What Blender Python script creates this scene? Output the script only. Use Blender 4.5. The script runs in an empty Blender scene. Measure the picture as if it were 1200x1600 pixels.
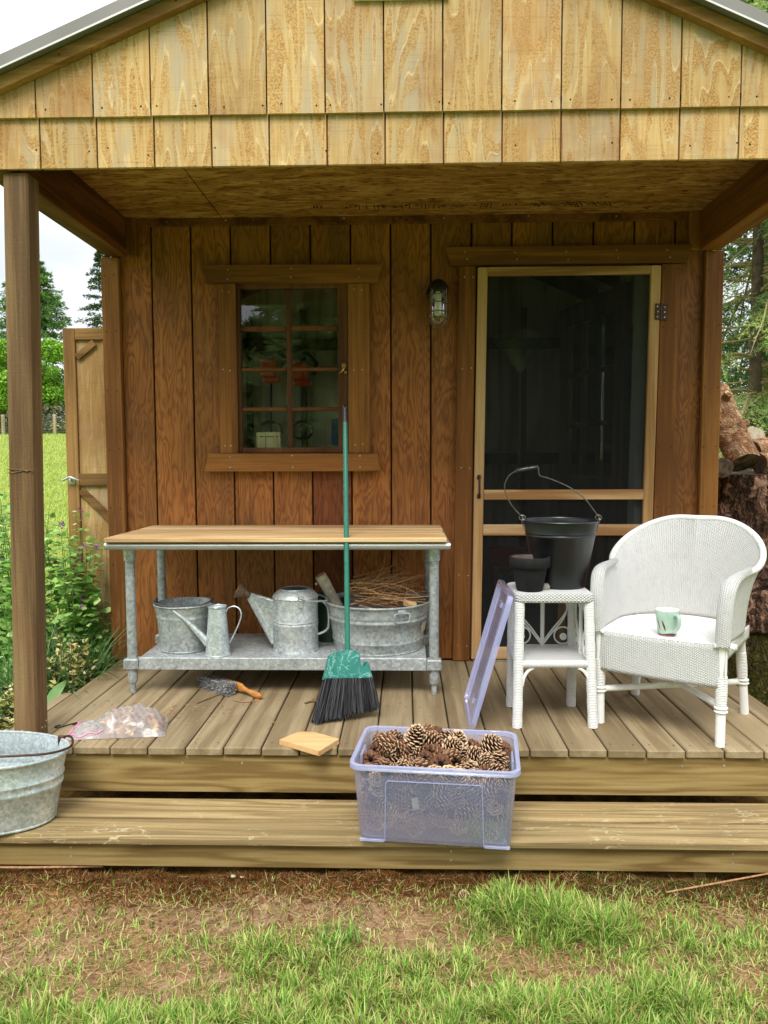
import bpy, bmesh, math, random
import numpy as np
from mathutils import Vector, Matrix, Euler

R = random.Random(7)
NR = np.random.default_rng(11)
PI = math.pi
scene = bpy.context.scene
COL = scene.collection

# ------------------------------------------------------------------ camera
cam_data = bpy.data.cameras.new("camera")
cam_data.sensor_fit = 'VERTICAL'
cam_data.sensor_height = 36.0
cam_data.lens = 36.0 * 1202.26 / 1600.0
cam_data.clip_start = 0.05
cam_data.clip_end = 600.0
cam = bpy.data.objects.new("camera", cam_data)
COL.objects.link(cam)
_p, _y, _r = 0.0698, 0.0273, -0.0038
_F = Vector((-math.sin(_y)*math.cos(_p), math.cos(_y)*math.cos(_p), -math.sin(_p)))
_R = Vector((math.cos(_y), math.sin(_y), 0))
_U = _R.cross(_F)
_R2 = _R*math.cos(_r) + _U*math.sin(_r)
_U2 = -_R*math.sin(_r) + _U*math.cos(_r)
_m = Matrix((( _R2.x, _U2.x, -_F.x), (_R2.y, _U2.y, -_F.y), (_R2.z, _U2.z, -_F.z)))
cam.matrix_world = Matrix.Translation((0, -2.723, 1.0505)) @ _m.to_4x4()
scene.camera = cam

# ------------------------------------------------------------------ light
SUN_EL, SUN_AZ = 52.0, 188.0           # azimuth clockwise from +Y: behind the camera
world = bpy.data.worlds.new("World")
scene.world = world
world.use_nodes = True
wn = world.node_tree
for n in list(wn.nodes): wn.nodes.remove(n)
def wnode(t, **k):
    n = wn.nodes.new(t)
    for a, b in k.items(): setattr(n, a, b)
    return n
w_out = wnode('ShaderNodeOutputWorld')
w_bg = wnode('ShaderNodeBackground'); w_bg.inputs['Strength'].default_value = 0.1
w_sky = wnode('ShaderNodeTexSky', sky_type='NISHITA', sun_disc=False)
w_sky.sun_elevation = math.radians(SUN_EL); w_sky.sun_rotation = math.radians(SUN_AZ)
w_tc = wnode('ShaderNodeTexCoord')
w_map = wnode('ShaderNodeMapping'); w_map.inputs['Scale'].default_value = (1.0, 1.0, 2.4)
w_noise = wnode('ShaderNodeTexNoise'); w_noise.inputs['Scale'].default_value = 2.6
w_noise.inputs['Detail'].default_value = 7; w_noise.inputs['Roughness'].default_value = 0.52
w_ramp = wnode('ShaderNodeValToRGB')
w_ramp.color_ramp.elements[0].position = 0.40; w_ramp.color_ramp.elements[0].color = (7.3, 7.7, 8.3, 1)
w_ramp.color_ramp.elements[1].position = 0.70; w_ramp.color_ramp.elements[1].color = (15.0, 15.0, 14.8, 1)
w_mix = wnode('ShaderNodeMixRGB'); w_mix.inputs[0].default_value = 0.93
L = wn.links.new
L(w_tc.outputs['Generated'], w_map.inputs[0]); L(w_map.outputs[0], w_noise.inputs['Vector'])
L(w_noise.outputs['Fac'], w_ramp.inputs[0])
w_sep = wnode('ShaderNodeSeparateXYZ'); L(w_tc.outputs['Generated'], w_sep.inputs[0])
w_grad = wnode('ShaderNodeMath', operation='MULTIPLY_ADD'); w_grad.inputs[1].default_value = 0.95; w_grad.inputs[2].default_value = 0.44
w_abs = wnode('ShaderNodeMath', operation='MAXIMUM'); w_abs.inputs[1].default_value = 0.0
L(w_sep.outputs[2], w_abs.inputs[0]); L(w_abs.outputs[0], w_grad.inputs[0])
w_cie = wnode('ShaderNodeMixRGB', blend_type='MULTIPLY'); w_cie.inputs[0].default_value = 1.0
w_cmb = wnode('ShaderNodeCombineColor')
for i_ in range(3): L(w_grad.outputs[0], w_cmb.inputs[i_])
L(w_ramp.outputs[0], w_cie.inputs[1]); L(w_cmb.outputs[0], w_cie.inputs[2])
L(w_sky.outputs[0], w_mix.inputs[1]); L(w_cie.outputs[0], w_mix.inputs[2])
L(w_mix.outputs[0], w_bg.inputs['Color']); L(w_bg.outputs[0], w_out.inputs['Surface'])

sun_d = bpy.data.lights.new("sun", 'SUN'); sun_d.energy = 1.5; sun_d.angle = math.radians(24)
sun_d.color = (1.0, 0.965, 0.91)
sun = bpy.data.objects.new("sun", sun_d); COL.objects.link(sun)
_az, _el = math.radians(SUN_AZ), math.radians(SUN_EL)
_sd = Vector((math.sin(_az)*math.cos(_el), math.cos(_az)*math.cos(_el), math.sin(_el)))
sun.rotation_euler = (-_sd).to_track_quat('-Z', 'Y').to_euler()

scene.view_settings.view_transform = 'Standard'
scene.view_settings.look = 'None'
scene.view_settings.gamma = 1.0
scene.view_settings.use_curve_mapping = False
scene.view_settings.exposure = 0.97
scene.render.engine = 'CYCLES'
scene.cycles.max_bounces = 10
scene.cycles.diffuse_bounces = 4
scene.cycles.transparent_max_bounces = 24
scene.cycles.use_denoising = True

# ------------------------------------------------------------------ materials
def S(r, g, b):
    f = lambda c: (c/255/12.92) if c/255 <= .04045 else ((c/255+.055)/1.055)**2.4
    return (f(r), f(g), f(b), 1.0)

class NT:
    def __init__(s, name):
        s.m = bpy.data.materials.new(name); s.m.use_nodes = True
        s.t = s.m.node_tree
        for n in list(s.t.nodes): s.t.nodes.remove(n)
        s.out = s.t.nodes.new('ShaderNodeOutputMaterial')
    def put(s, sock, v):
        if hasattr(v, 'links') or isinstance(v, bpy.types.NodeSocket): s.t.links.new(v, sock)
        else:
            if isinstance(v, tuple) and sock.type == 'VECTOR' and len(v) == 4: v = v[:3]
            if isinstance(v, tuple) and sock.type == 'RGBA' and len(v) == 3: v = v+(1,)
            sock.default_value = v
    def n(s, typ, ins=None, out=0, **k):
        nd = s.t.nodes.new('ShaderNode'+typ)
        for a, b in k.items(): setattr(nd, a, b)
        for a, b in (ins or {}).items(): s.put(nd.inputs[a], b)
        return nd.outputs[out]
    def math(s, op, a, b=0.5, c=None, clamp=False):
        i = {0: a, 1: b}
        if c is not None: i[2] = c
        return s.n('Math', i, operation=op, use_clamp=clamp)
    def vm(s, op, a, b):
        return s.n('VectorMath', {0: a, 1: b}, operation=op)
    def coord(s, kind='Object', rnd=True):
        c = s.t.nodes.new('ShaderNodeTexCoord').outputs[kind]
        if rnd:
            o = s.t.nodes.new('ShaderNodeObjectInfo').outputs['Random']
            cb = s.n('CombineXYZ', {0: s.math('MULTIPLY', o, 37.0), 1: s.math('MULTIPLY', o, 91.0), 2: s.math('MULTIPLY', o, 53.0)})
            c = s.vm('ADD', c, cb)
        return c
    def rand(s): return s.t.nodes.new('ShaderNodeObjectInfo').outputs['Random']
    def noise(s, v, scale=5.0, detail=3.0, rough=0.5, dist=0.0, out=0):
        return s.n('TexNoise', {'Vector': v, 'Scale': scale, 'Detail': detail, 'Roughness': rough, 'Distortion': dist}, out=out)
    def vor(s, v, scale=5.0, feature='F1', out=0, rnd=1.0):
        return s.n('TexVoronoi', {'Vector': v, 'Scale': scale, 'Randomness': rnd}, out=out, feature=feature)
    def ramp(s, fac, stops, interp='LINEAR'):
        nd = s.t.nodes.new('ShaderNodeValToRGB'); cr = nd.color_ramp; cr.interpolation = interp
        while len(cr.elements) < len(stops): cr.elements.new(0.5)
        for e, (p, c) in zip(cr.elements, stops):
            e.position = p; e.color = c if not isinstance(c, (int, float)) else (c, c, c, 1)
        s.put(nd.inputs[0], fac); return nd.outputs[0]
    def mix(s, f, a, b, mode='MIX'):
        nd = s.t.nodes.new('ShaderNodeMixRGB'); nd.blend_type = mode
        s.put(nd.inputs[0], f); s.put(nd.inputs[1], a); s.put(nd.inputs[2], b); return nd.outputs[0]
    def bump(s, h, strength=0.3, dist=0.002, nrm=None):
        i = {'Height': h, 'Strength': strength, 'Distance': dist}
        if nrm is not None: i['Normal'] = nrm
        return s.n('Bump', i)
    def attr(s, name, out='Color'):
        nd = s.t.nodes.new('ShaderNodeAttribute'); nd.attribute_name = name; return nd.outputs[out]
    def bsdf(s, color, rough=0.7, normal=None, metal=0.0, spec=0.3, **k):
        i = {'Base Color': color, 'Roughness': rough, 'Metallic': metal, 'Specular IOR Level': spec}
        if normal is not None: i['Normal'] = normal
        i.update(k)
        o = s.n('BsdfPrincipled', i); return o
    def finish(s, sh):
        s.t.links.new(sh, s.out.inputs['Surface']); return s.m

def stretch(axis, along, cross):
    v = [cross]*3; v['XYZ'.index(axis)] = along; return tuple(v)

def wood(name, axis, dark, mid, light, ring_k=9.0, ring_scale=5.0, along=0.45, fibre=0.35, ring=0.5,
         rough=0.72, bump=0.35, blotch=None, blotch_amt=0.4, knots=0.0, sawn=0.0, spec=0.25, bscale=2.2, tone=0.25, scratch=0.0):
    t = NT(name); P = t.coord()
    V = t.vm('MULTIPLY', P, stretch(axis, along, ring_scale))
    n1 = t.noise(V, 1.0, 3.0, .5, .25)
    rg = t.math('PINGPONG', t.math('MULTIPLY', n1, ring_k), 1.0)
    rg2 = t.math('POWER', rg, 1.6)
    fb = t.noise(t.vm('MULTIPLY', P, stretch(axis, 3.0, 95.0)), 1.0, 4.0, .68)
    fb2 = t.noise(t.vm('MULTIPLY', P, stretch(axis, 1.2, 42.0)), 1.0, 3.0, .6)
    f = t.math('ADD', t.math('MULTIPLY', rg2, ring), t.math('ADD', t.math('MULTIPLY', fb, fibre), t.math('MULTIPLY', fb2, 1-ring-fibre*.5)))
    col = t.ramp(f, [(0.26, light), (0.5, mid), (0.74, dark)])
    sp_ = t.noise(P, 130.0, 3.0, .7)
    col = t.mix(t.math('MULTIPLY', t.ramp(sp_, [(.55, 0), (.75, 1)]), .4), col, dark)
    col = t.mix(t.math('MULTIPLY', t.ramp(sp_, [(.25, 1), (.42, 0)]), .3), col, light)
    if blotch:
        bl = t.noise(t.vm('MULTIPLY', P, stretch(axis, .6, 1.6)), bscale, 4.0, .6, .4)
        col = t.mix(t.math('MULTIPLY', t.ramp(bl, [(.38, 0), (.68, 1)]), blotch_amt), col, blotch)
    rv = t.math('MULTIPLY_ADD', t.rand(), tone, 1.0-tone*.55)
    col = t.mix(1.0, col, t.n('CombineColor', {0: rv, 1: rv, 2: rv}), 'MULTIPLY')
    if knots > 0:
        kd = t.vor(t.vm('MULTIPLY', P, stretch(axis, .8, 1.3)), 1.6, out=0)
        kk = t.ramp(t.math('ADD', kd, t.math('MULTIPLY', fb2, .03)), [(.02, 1), (.055, .75), (.085, 0)])
        col = t.mix(t.math('MULTIPLY', kk, knots), col, tuple(c*.28 for c in dark[:3])+(1,))
    if scratch > 0:
        pw = t.vm('MULTIPLY', P, stretch(axis, 8.0, 26.0))
        ln = t.noise(t.vm('ADD', pw, t.vm('MULTIPLY', t.noise(P, 30.0, 2.0, .5, out=1), (.5, .5, .5))), 1.0, 2.0, .5)
        thin = t.ramp(t.math('ABSOLUTE', t.math('SUBTRACT', ln, .5)), [(0., 1), (.007, .8), (.018, 0)])
        gt_ = t.ramp(t.noise(P, 5.0, 3.0, .6), [(.52, 0), (.62, 1)])
        col = t.mix(t.math('MULTIPLY', t.math('MULTIPLY', thin, gt_), scratch), col, S(206, 194, 160))
    h = t.math('ADD', t.math('MULTIPLY', fb, .6), t.math('MULTIPLY', rg, -.5))
    if sawn > 0:
        other = 'X' if axis == 'Z' else 'Z'
        sw = t.noise(t.vm('MULTIPLY', P, stretch(axis, 230.0, 9.0)), 1.0, 2.0, .5)
        sn = t.noise(P, 320.0, 2.0, .6)
        h = t.math('ADD', h, t.math('MULTIPLY', t.math('ADD', sw, t.math('MULTIPLY', sn, 1.3)), sawn))
        col = t.mix(t.math('MULTIPLY', t.ramp(sn, [(.5, 0), (.72, 1)]), .35*sawn), col, dark)
    return t.finish(t.bsdf(col, rough, t.bump(h, bump, .003), spec=spec))

M = {}
# weathered exterior plywood of the gable
def gable_ply():
    t = NT('weathered_plywood'); P = t.coord()
    V = t.vm('MULTIPLY', P, (9.0, 9.0, 1.15))
    n1 = t.noise(V, 1.0, 2.5, .45, .35)
    k = t.math('MULTIPLY', n1, 10.5)
    rg = t.math('FRACT', k)
    band = t.ramp(rg, [(0.0, 0.0), (.42, .12), (.5, .95), (.88, 1.0), (1.0, .0)])
    edge = t.ramp(rg, [(.40, 0.0), (.47, 1.0), (.56, 0.0)])
    speck = t.noise(P, 150.0, 3.0, .7)
    fb = t.noise(t.vm('MULTIPLY', P, (80., 80., 3.)), 1.0, 4.0, .68)
    saw = t.noise(t.vm('MULTIPLY', P, (5., 5., 240.)), 1.0, 2.0, .5)
    early = t.mix(t.ramp(fb, [(.3, 0), (.7, 1)]), S(210, 180, 124), S(184, 146, 90))
    late = t.mix(t.ramp(speck, [(.42, 0), (.60, 1)]), S(200, 162, 100), S(160, 116, 62))
    pm = t.ramp(t.noise(t.vm('MULTIPLY', P, (6., 6., 1.6)), 1.3, 3., .5), [(.3, .35), (.6, 1.)])
    col = t.mix(t.math('MULTIPLY', band, pm), early, late)
    gr = t.noise(t.vm('MULTIPLY', P, (4., 4., 1.0)), 2.0, 4.0, .6, .5)
    gm = t.math('MULTIPLY', t.ramp(gr, [(.46, 0), (.64, 1)]), t.math('SUBTRACT', 1.0, t.math('MULTIPLY', band, .75)))
    col = t.mix(t.math('MULTIPLY', gm, .7), col, S(172, 160, 136))
    col = t.mix(t.math('MULTIPLY', edge, .45), col, S(230, 210, 166))
    br = t.noise(P, 2.2, 4.0, .6, .6)
    col = t.mix(t.math('MULTIPLY', t.ramp(br, [(.48, 0), (.72, 1)]), .6), col, S(142, 92, 52))
    hl = t.math('MULTIPLY', t.ramp(saw, [(.60, 0), (.70, 1)]), .22)
    col = t.mix(hl, col, S(128, 96, 56))
    rv = t.math('MULTIPLY_ADD', t.rand(), .22, .88)
    col = t.mix(1.0, col, t.n('CombineColor', {0: rv, 1: rv, 2: rv}), 'MULTIPLY')
    h = t.math('ADD', t.math('MULTIPLY', t.math('MULTIPLY', speck, band), 1.2), t.math('ADD', t.math('MULTIPLY', edge, .5), t.math('MULTIPLY', saw, .25)))
    return t.finish(t.bsdf(col, .78, t.bump(h, .5, .004), spec=.2))
M['gable'] = gable_ply()
M['wall'] = wood('stained_plywood', 'Z', S(126, 74, 34), S(160, 98, 46), S(178, 120, 62), ring_k=30, ring_scale=10.0, along=1.9, ring=.34, fibre=.3,
                 rough=.6, bump=.35, blotch=S(84, 58, 28), blotch_amt=.6, spec=.3, sawn=.25, tone=.3)
M['wall_red'] = wood('red_stained_plywood', 'Z', S(108, 55, 25), S(138, 74, 35), S(154, 90, 45), ring_k=30, ring_scale=10.0, along=1.9, ring=.34, fibre=.3,
                 rough=.58, bump=.35, blotch=S(72, 44, 22), blotch_amt=.4, spec=.3, sawn=.25, tone=.3)
TR = (S(104, 64, 27), S(154, 102, 50), S(180, 128, 68))
M['sash'] = wood('brown_sash', 'Z', S(78, 46, 22), S(108, 68, 34), S(128, 84, 46), ring_k=5, ring=.3, fibre=.5, rough=.55)
M['trimZ'] = wood('cedar_trim_upright', 'Z', *TR, ring_k=5, ring=.3, fibre=.55, sawn=.6, rough=.7, knots=.8, blotch=S(120, 74, 34), blotch_amt=.5)
M['trimX'] = wood('cedar_trim_level', 'X', *TR, ring_k=5, ring=.3, fibre=.55, sawn=.5, rough=.7, knots=.8, blotch=S(118, 72, 32), blotch_amt=.45)
M['rake'] = wood('weathered_rake', 'X', S(132, 96, 50), S(178, 138, 80), S(196, 158, 100), ring_k=6, ring=.3, fibre=.55, sawn=.4, rough=.75, blotch=S(142, 104, 56), blotch_amt=.5)
M['beamY'] = wood('stained_beam', 'Y', S(82, 46, 20), S(128, 76, 36), S(150, 96, 50), ring_k=5, ring=.3, fibre=.5, rough=.7, knots=.6)
M['post'] = wood('weathered_post', 'Z', S(98, 74, 48), S(138, 110, 74), S(162, 136, 98), ring_k=5, ring=.25, fibre=.5, sawn=.7, rough=.75, blotch=S(112, 74, 44), blotch_amt=.5)
M['doorZ'] = wood('fir_stile', 'Z', S(150, 112, 68), S(190, 152, 104), S(208, 174, 128), ring_k=8, ring=.35, fibre=.5, rough=.6, blotch=S(160, 112, 62), blotch_amt=.35)
M['doorX'] = wood('fir_rail', 'X', S(150, 108, 66), S(190, 152, 108), S(212, 180, 136), ring_k=9, ring=.5, fibre=.4, rough=.6)
M['deck'] = wood('weathered_decking', 'Y', S(124, 106, 78), S(156, 138, 107), S(176, 160, 128), ring_k=7, ring_scale=6, along=.5, ring=.34, fibre=.55, sawn=.35,
                 rough=.8, bump=.4, blotch=S(132, 116, 86), blotch_amt=.6, knots=.5, spec=.2, bscale=3.4, tone=.22)
M['fascia'] = wood('treated_fascia', 'X', S(116, 92, 52), S(148, 124, 76), S(172, 150, 102), ring_k=13, ring_scale=11., along=.7, ring=.46, fibre=.5, rough=.75, blotch=S(126, 106, 58), blotch_amt=.45, knots=.85, bump=.3)
M['tread'] = wood('worn_tread', 'X', S(124, 105, 70), S(148, 127, 86), S(176, 156, 112), ring_k=12, ring_scale=14, along=.6, ring=.46, fibre=.6, rough=.8, blotch=S(122, 104, 72), blotch_amt=.5, knots=.9, bump=.6, bscale=3.0, scratch=.6)
M['planktop'] = wood('fresh_plank_top', 'X', S(180, 146, 102), S(218, 190, 144), S(232, 210, 168), ring_k=6, ring_scale=6, along=.5, ring=.4, fibre=.5, rough=.6, knots=.55, blotch=S(186, 142, 84), blotch_amt=.4)
M['offcut'] = wood('fresh_offcut', 'X', S(178, 132, 82), S(208, 166, 114), S(222, 186, 136), ring_k=7, ring=.4, fibre=.5, rough=.6)
M['brushwood'] = wood('varnished_handle', 'X', S(158, 92, 40), S(196, 130, 66), S(212, 152, 86), ring_k=5, ring=.3, rough=.4, spec=.5)
M['gateZ'] = wood('gate_frame_upright', 'Z', S(100, 70, 36), S(146, 110, 64), S(170, 134, 82), ring_k=5, ring=.3, fibre=.5, sawn=.5, knots=.6)
M['gateX'] = wood('gate_frame_level', 'X', S(100, 70, 36), S(146, 110, 64), S(170, 134, 82), ring_k=5, ring=.3, fibre=.5, sawn=.5, knots=.6)
M['gateply'] = wood('gate_plywood', 'Z', S(146, 104, 54), S(176, 137, 80), S(214, 184, 130), ring_k=9, ring_scale=8, along=1.3, ring=.75, fibre=.2, rough=.7)
M['cleanpost'] = wood('fence_wood', 'Z', S(140, 120, 90), S(178, 160, 124), S(196, 180, 146), ring_k=4)
M['darkwood'] = wood('interior_stud_wall', 'Z', S(60, 46, 30), S(92, 74, 52), S(112, 92, 66), ring_k=7, rough=.8)
M['palewall'] = wood('interior_back_wall', 'Z', S(160, 152, 130), S(190, 182, 156), S(206, 198, 172), ring_k=7, rough=.8)

def osb():
    t = NT('strand_board'); P = t.coord(rnd=False)
    tot = None
    w = t.noise(P, 3.0, 2.0, .5, out=1)
    Pd = t.vm('ADD', P, t.vm('MULTIPLY', t.vm('SUBTRACT', w, (.5, .5, .5)), (.05, .14, 0)))
    c1 = t.vor(t.vm('MULTIPLY', Pd, (7., 40., 1.)), 1.0, out=1)
    c2 = t.vor(t.vm('MULTIPLY', t.vm('ADD', Pd, (3.3, 7.1, 0)), (11., 30., 1.)), 1.0, out=1)
    g1 = t.n('SeparateColor', {0: c1}, out=0); g2 = t.n('SeparateColor', {0: c2}, out=1)
    fb = t.noise(t.vm('MULTIPLY', P, (12., 260., 1.)), 1.0, 3.0, .6)
    f = t.math('ADD', t.math('MULTIPLY', g1, .42), t.math('ADD', t.math('MULTIPLY', g2, .3), t.math('MULTIPLY', fb, .3)))
    col = t.ramp(f, [(.2, S(116, 74, 34)), (.38, S(146, 102, 52)), (.62, S(164, 120, 66)), (.85, S(190, 148, 92))])
    ft = t.noise(t.vm('MULTIPLY', Pd, (20., 95., 1.)), 1.0, 2.5, .55)
    col = t.mix(t.math('MULTIPLY', t.ramp(ft, [(.585, 0), (.63, 1)]), .9), col, S(74, 38, 14))
    return t.finish(t.bsdf(col, .75, t.bump(t.math('ADD', f, t.math('MULTIPLY', ft, -.5)), .4, .004), spec=.2))
M['osb'] = osb()

def plain(name, col, rough=.5, metal=0.0, spec=.4, var=.12, scale=20., bump=0.0, bscale=120., bdist=.001):
    t = NT(name); P = t.coord()
    nz = t.noise(P, scale, 4.0, .6)
    c2 = tuple(c*(1-var*2) for c in col[:3])+(1,); c3 = tuple(min(1, c*(1+var)) for c in col[:3])+(1,)
    c = t.ramp(nz, [(.3, c2), (.7, c3)])
    nm = t.bump(t.noise(P, bscale, 3.0, .6), bump, bdist) if bump else None
    rr = t.math('MULTIPLY_ADD', nz, .2, rough-.1)
    return t.finish(t.bsdf(c, rr, nm, metal, spec))

def galv(name, base, bright, dark, scale=55., metal=.75, rough=.42):
    t = NT(name); P = t.coord()
    vv = t.vor(P, scale, out=1); sp = t.n('SeparateColor', {0: vv}, out=0)
    n1 = t.noise(P, 9., 5., .65, .4); n2 = t.noise(P, 60., 4., .6)
    f = t.math('ADD', t.math('MULTIPLY', sp, .2), t.math('ADD', t.math('MULTIPLY', n1, .46), t.math('MULTIPLY', n2, .40)))
    col = t.ramp(f, [(.33, dark), (.5, base), (.67, bright)])
    st = t.noise(t.vm('MULTIPLY', P, (10., 10., 2.)), 1.5, 4., .6)
    col = t.mix(t.math('MULTIPLY', t.ramp(st, [(.5, 0), (.7, 1)]), .35), col, dark)
    ro = t.ramp(f, [(.3, rough+.18), (.7, rough-.08)])
    return t.finish(t.bsdf(col, ro, t.bump(n2, .12, .001), metal, .5))
M['galv'] = galv('galvanised_steel', S(178, 184, 184), S(214, 218, 218), S(142, 148, 146), scale=90., metal=.45)
M['galv_new'] = galv('bright_galvanised_steel', S(188, 198, 198), S(224, 232, 234), S(154, 164, 162), scale=110., rough=.36, metal=.5)
M['galv_dull'] = galv('dull_galvanised_steel', S(160, 166, 166), S(190, 194, 192), S(126, 130, 126), scale=80., rough=.52, metal=.4)
M['steel'] = plain('brushed_steel', S(196, 198, 196), .34, .7, .5, .04, 8.)
M['wire'] = plain('grey_wire', S(120, 118, 112), .4, .8, .5, .2, 60.)
M['rust'] = plain('rusty_rose', S(128, 104, 82), .6, .4, .3, .3, 60., .3)
M['black_iron'] = plain('dark_iron', S(38, 36, 36), .45, .4, .4, .2, 60.)
M['black_paint'] = plain('black_painted_metal', S(26, 27, 30), .36, 0., .5, .22, 9., .1, 90.)
M['black_clay'] = plain('black_painted_clay', S(32, 33, 34), .75, 0., .2, .2, 26., .2, 160.)
M['clay_in'] = plain('grey_brown_clay', S(108, 92, 86), .85, 0., .2, .2, 26.)
M['nail'] = plain('nail_head', S(206, 206, 200), .35, .7, .5, .2)
M['darknail'] = plain('dark_nail_head', S(48, 36, 26), .6, .3, .3, .2)
M['brass'] = plain('brass', S(186, 158, 84), .35, .9, .5, .2, 60.)
M['bronze'] = plain('bronze_hinge', S(84, 62, 48), .45, .7, .4, .2, 60.)
M['groove'] = plain('dark_brown_groove', S(58, 36, 18), .8, 0., .1)
M['hole'] = plain('dark_gap', S(22, 17, 12), .9, 0., .1)
M['roof'] = plain('taupe_roof_metal', S(128, 124, 118), .42, .1, .5, .05, 4.)
M['roof_lip'] = plain('pale_roof_hem', S(214, 216, 212), .35, .3, .5, .05)
M['white_metal'] = plain('white_vent_metal', S(226, 230, 230), .4, 0., .5, .04)
M['jamb_white'] = plain('grey_white_jamb', S(196, 200, 198), .6, 0., .3, .06)
M['red_plastic'] = plain('red_bucket_plastic', S(206, 62, 46), .45, 0., .4, .1)
M['red_tool'] = plain('orange_red_casing', S(214, 72, 36), .4, 0., .5, .1)
M['blue_plastic'] = plain('blue_crate_plastic', S(70, 104, 148), .45, 0., .4, .1)
M['green_pail'] = plain('dark_green_metal', S(38, 66, 44), .5, .1, .4, .2)
M['cream'] = plain('cream_slat', S(232, 218, 172), .6, 0., .3, .06)
M['concrete'] = plain('grey_floor', S(150, 146, 136), .85, 0., .2, .12, 8., .2)
M['rock'] = plain('grey_stone', S(150, 146, 138), .85, 0., .2, .2, 20., .4)
M['label'] = plain('faded_paper', S(186, 182, 160), .7, 0., .2, .25, 60.)
M['ink'] = plain('faded_black_ink', S(34, 26, 16), .9, 0., .1)
M['bark_birch'] = plain('pale_birch_bark', S(206, 196, 172), .8, 0., .2, .18, 40., .5, 90.)
M['vine'] = plain('dry_brown_vine', S(176, 134, 94), .8, 0., .2, .25, 90., .3)
M['twig'] = plain('grey_brown_twig', S(122, 98, 70), .85, 0., .2, .25, 60.)
M['bristle_grey'] = plain('grey_bristles', S(140, 140, 138), .8, 0., .2, .3, 220., .8, 500., .003)
M['stick_green'] = plain('green_enamel_handle', S(22, 112, 92), .28, 0., .5, .08, 20.)
M['gravel'] = plain('pale_pebble', S(196, 184, 156), .8, 0., .2, .1)
M['zip_pink'] = plain('pink_zip', S(236, 136, 178), .4, 0., .4, .05)
M['moss_bark'] = plain('mossy_grey_twig', S(150, 138, 96), .9, 0., .1, .3, 30.)
M['trunk'] = plain('conifer_trunk', S(96, 84, 70), .9, 0., .1, .25, 14., .8, 20., .02)
M['siding_far'] = plain('grey_house_wall', S(168, 166, 160), .8, 0., .2, .06)
M['roof_far'] = plain('grey_shingle_roof', S(140, 138, 136), .85, 0., .2, .1)

def broom_cap():
    t = NT('scuffed_green_plastic'); P = t.coord()
    n1 = t.noise(P, 14., 4., .6)
    sc = t.noise(t.vm('ADD', P, t.vm('MULTIPLY', t.noise(P, 10., 2., .5, out=1), (.08, .08, .08))), 40., 2., .5)
    line = t.ramp(t.math('ABSOLUTE', t.math('SUBTRACT', sc, .5)), [(0., 1), (.016, 1), (.035, 0)])
    gate = t.ramp(t.noise(P, 16., 2., .5), [(.42, 0), (.52, 1)])
    col = t.mix(t.math('MULTIPLY', t.math('MULTIPLY', line, gate), .4), t.ramp(n1, [(.3, S(28, 104, 94)), (.7, S(46, 130, 116))]), S(170, 212, 202))
    return t.finish(t.bsdf(col, .5, None, 0., .35))
M['broom_cap'] = broom_cap()
def attr_mat(name, rough=.7, spec=.2, trans=0.0, scale=0.0, bump=0.0):
    t = NT(name); c = t.attr('tint')
    if scale:
        nz = t.noise(t.coord(rnd=False), scale, 3., .6)
        g = t.math('MULTIPLY_ADD', nz, .7, .65)
        c = t.mix(1., c, t.n('CombineColor', {0: g, 1: g, 2: g}), 'MULTIPLY')
    b = t.bsdf(c, rough, t.bump(t.noise(t.coord(rnd=False), 160., 3., .6), bump, .002) if bump else None, 0., spec)
    if trans > 0:
        tr = t.n('BsdfTranslucent', {'Color': c}); b = t.n('MixShader', {0: trans, 1: b, 2: tr})
    return t.finish(b)
M['leaf'] = attr_mat('leaf', .55, .3, .3)
M['grassblade'] = attr_mat('grass_blade', .55, .25, .35)
M['needle'] = attr_mat('conifer_needles', .6, .2, .2)
M['cone'] = attr_mat('pine_cone_scale', .6, .3, 0.)
M['bristle'] = attr_mat('black_bristle', .5, .3, 0.)
M['chips'] = attr_mat('wood_chips', .8, .2, 0.)

def glass(name, tint=(1, 1, 1, 1), base=.0, ior=1.5):
    t = NT(name)
    fr = t.n('Fresnel', {'IOR': ior})
    fac = t.math('ADD', t.math('MULTIPLY', fr, 1.25), base, clamp=True)
    wob = t.bump(t.noise(t.coord(), 3., 1., .5), .02, .02)
    g = t.n('BsdfGlossy', {'Color': (1, 1, 1, 1), 'Roughness': .01, 'Normal': wob})
    tr = t.n('BsdfTransparent', {'Color': tint})
    return t.finish(t.n('MixShader', {0: fac, 1: tr, 2: g}))
M['pane'] = glass('window_glass', (.97, .98, .965, 1), .0)
M['lamp_glass'] = glass('lamp_glass', (.9, .92, .88, 1), .03)

def screen():
    t = NT('insect_screen')
    P = t.coord('Object', False)
    wv = t.noise(t.vm('MULTIPLY', P, (160., 1., 300.)), 1., 2., .5)
    d = t.bsdf(t.ramp(wv, [(.3, S(15, 16, 18)), (.7, S(32, 34, 36))]), .6, None, .2, .3)
    tr = t.n('BsdfTransparent', {'Color': (.9, .9, .9, 1)})
    return t.finish(t.n('MixShader', {0: .40, 1: tr, 2: d}))
M['screen'] = screen()

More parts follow.
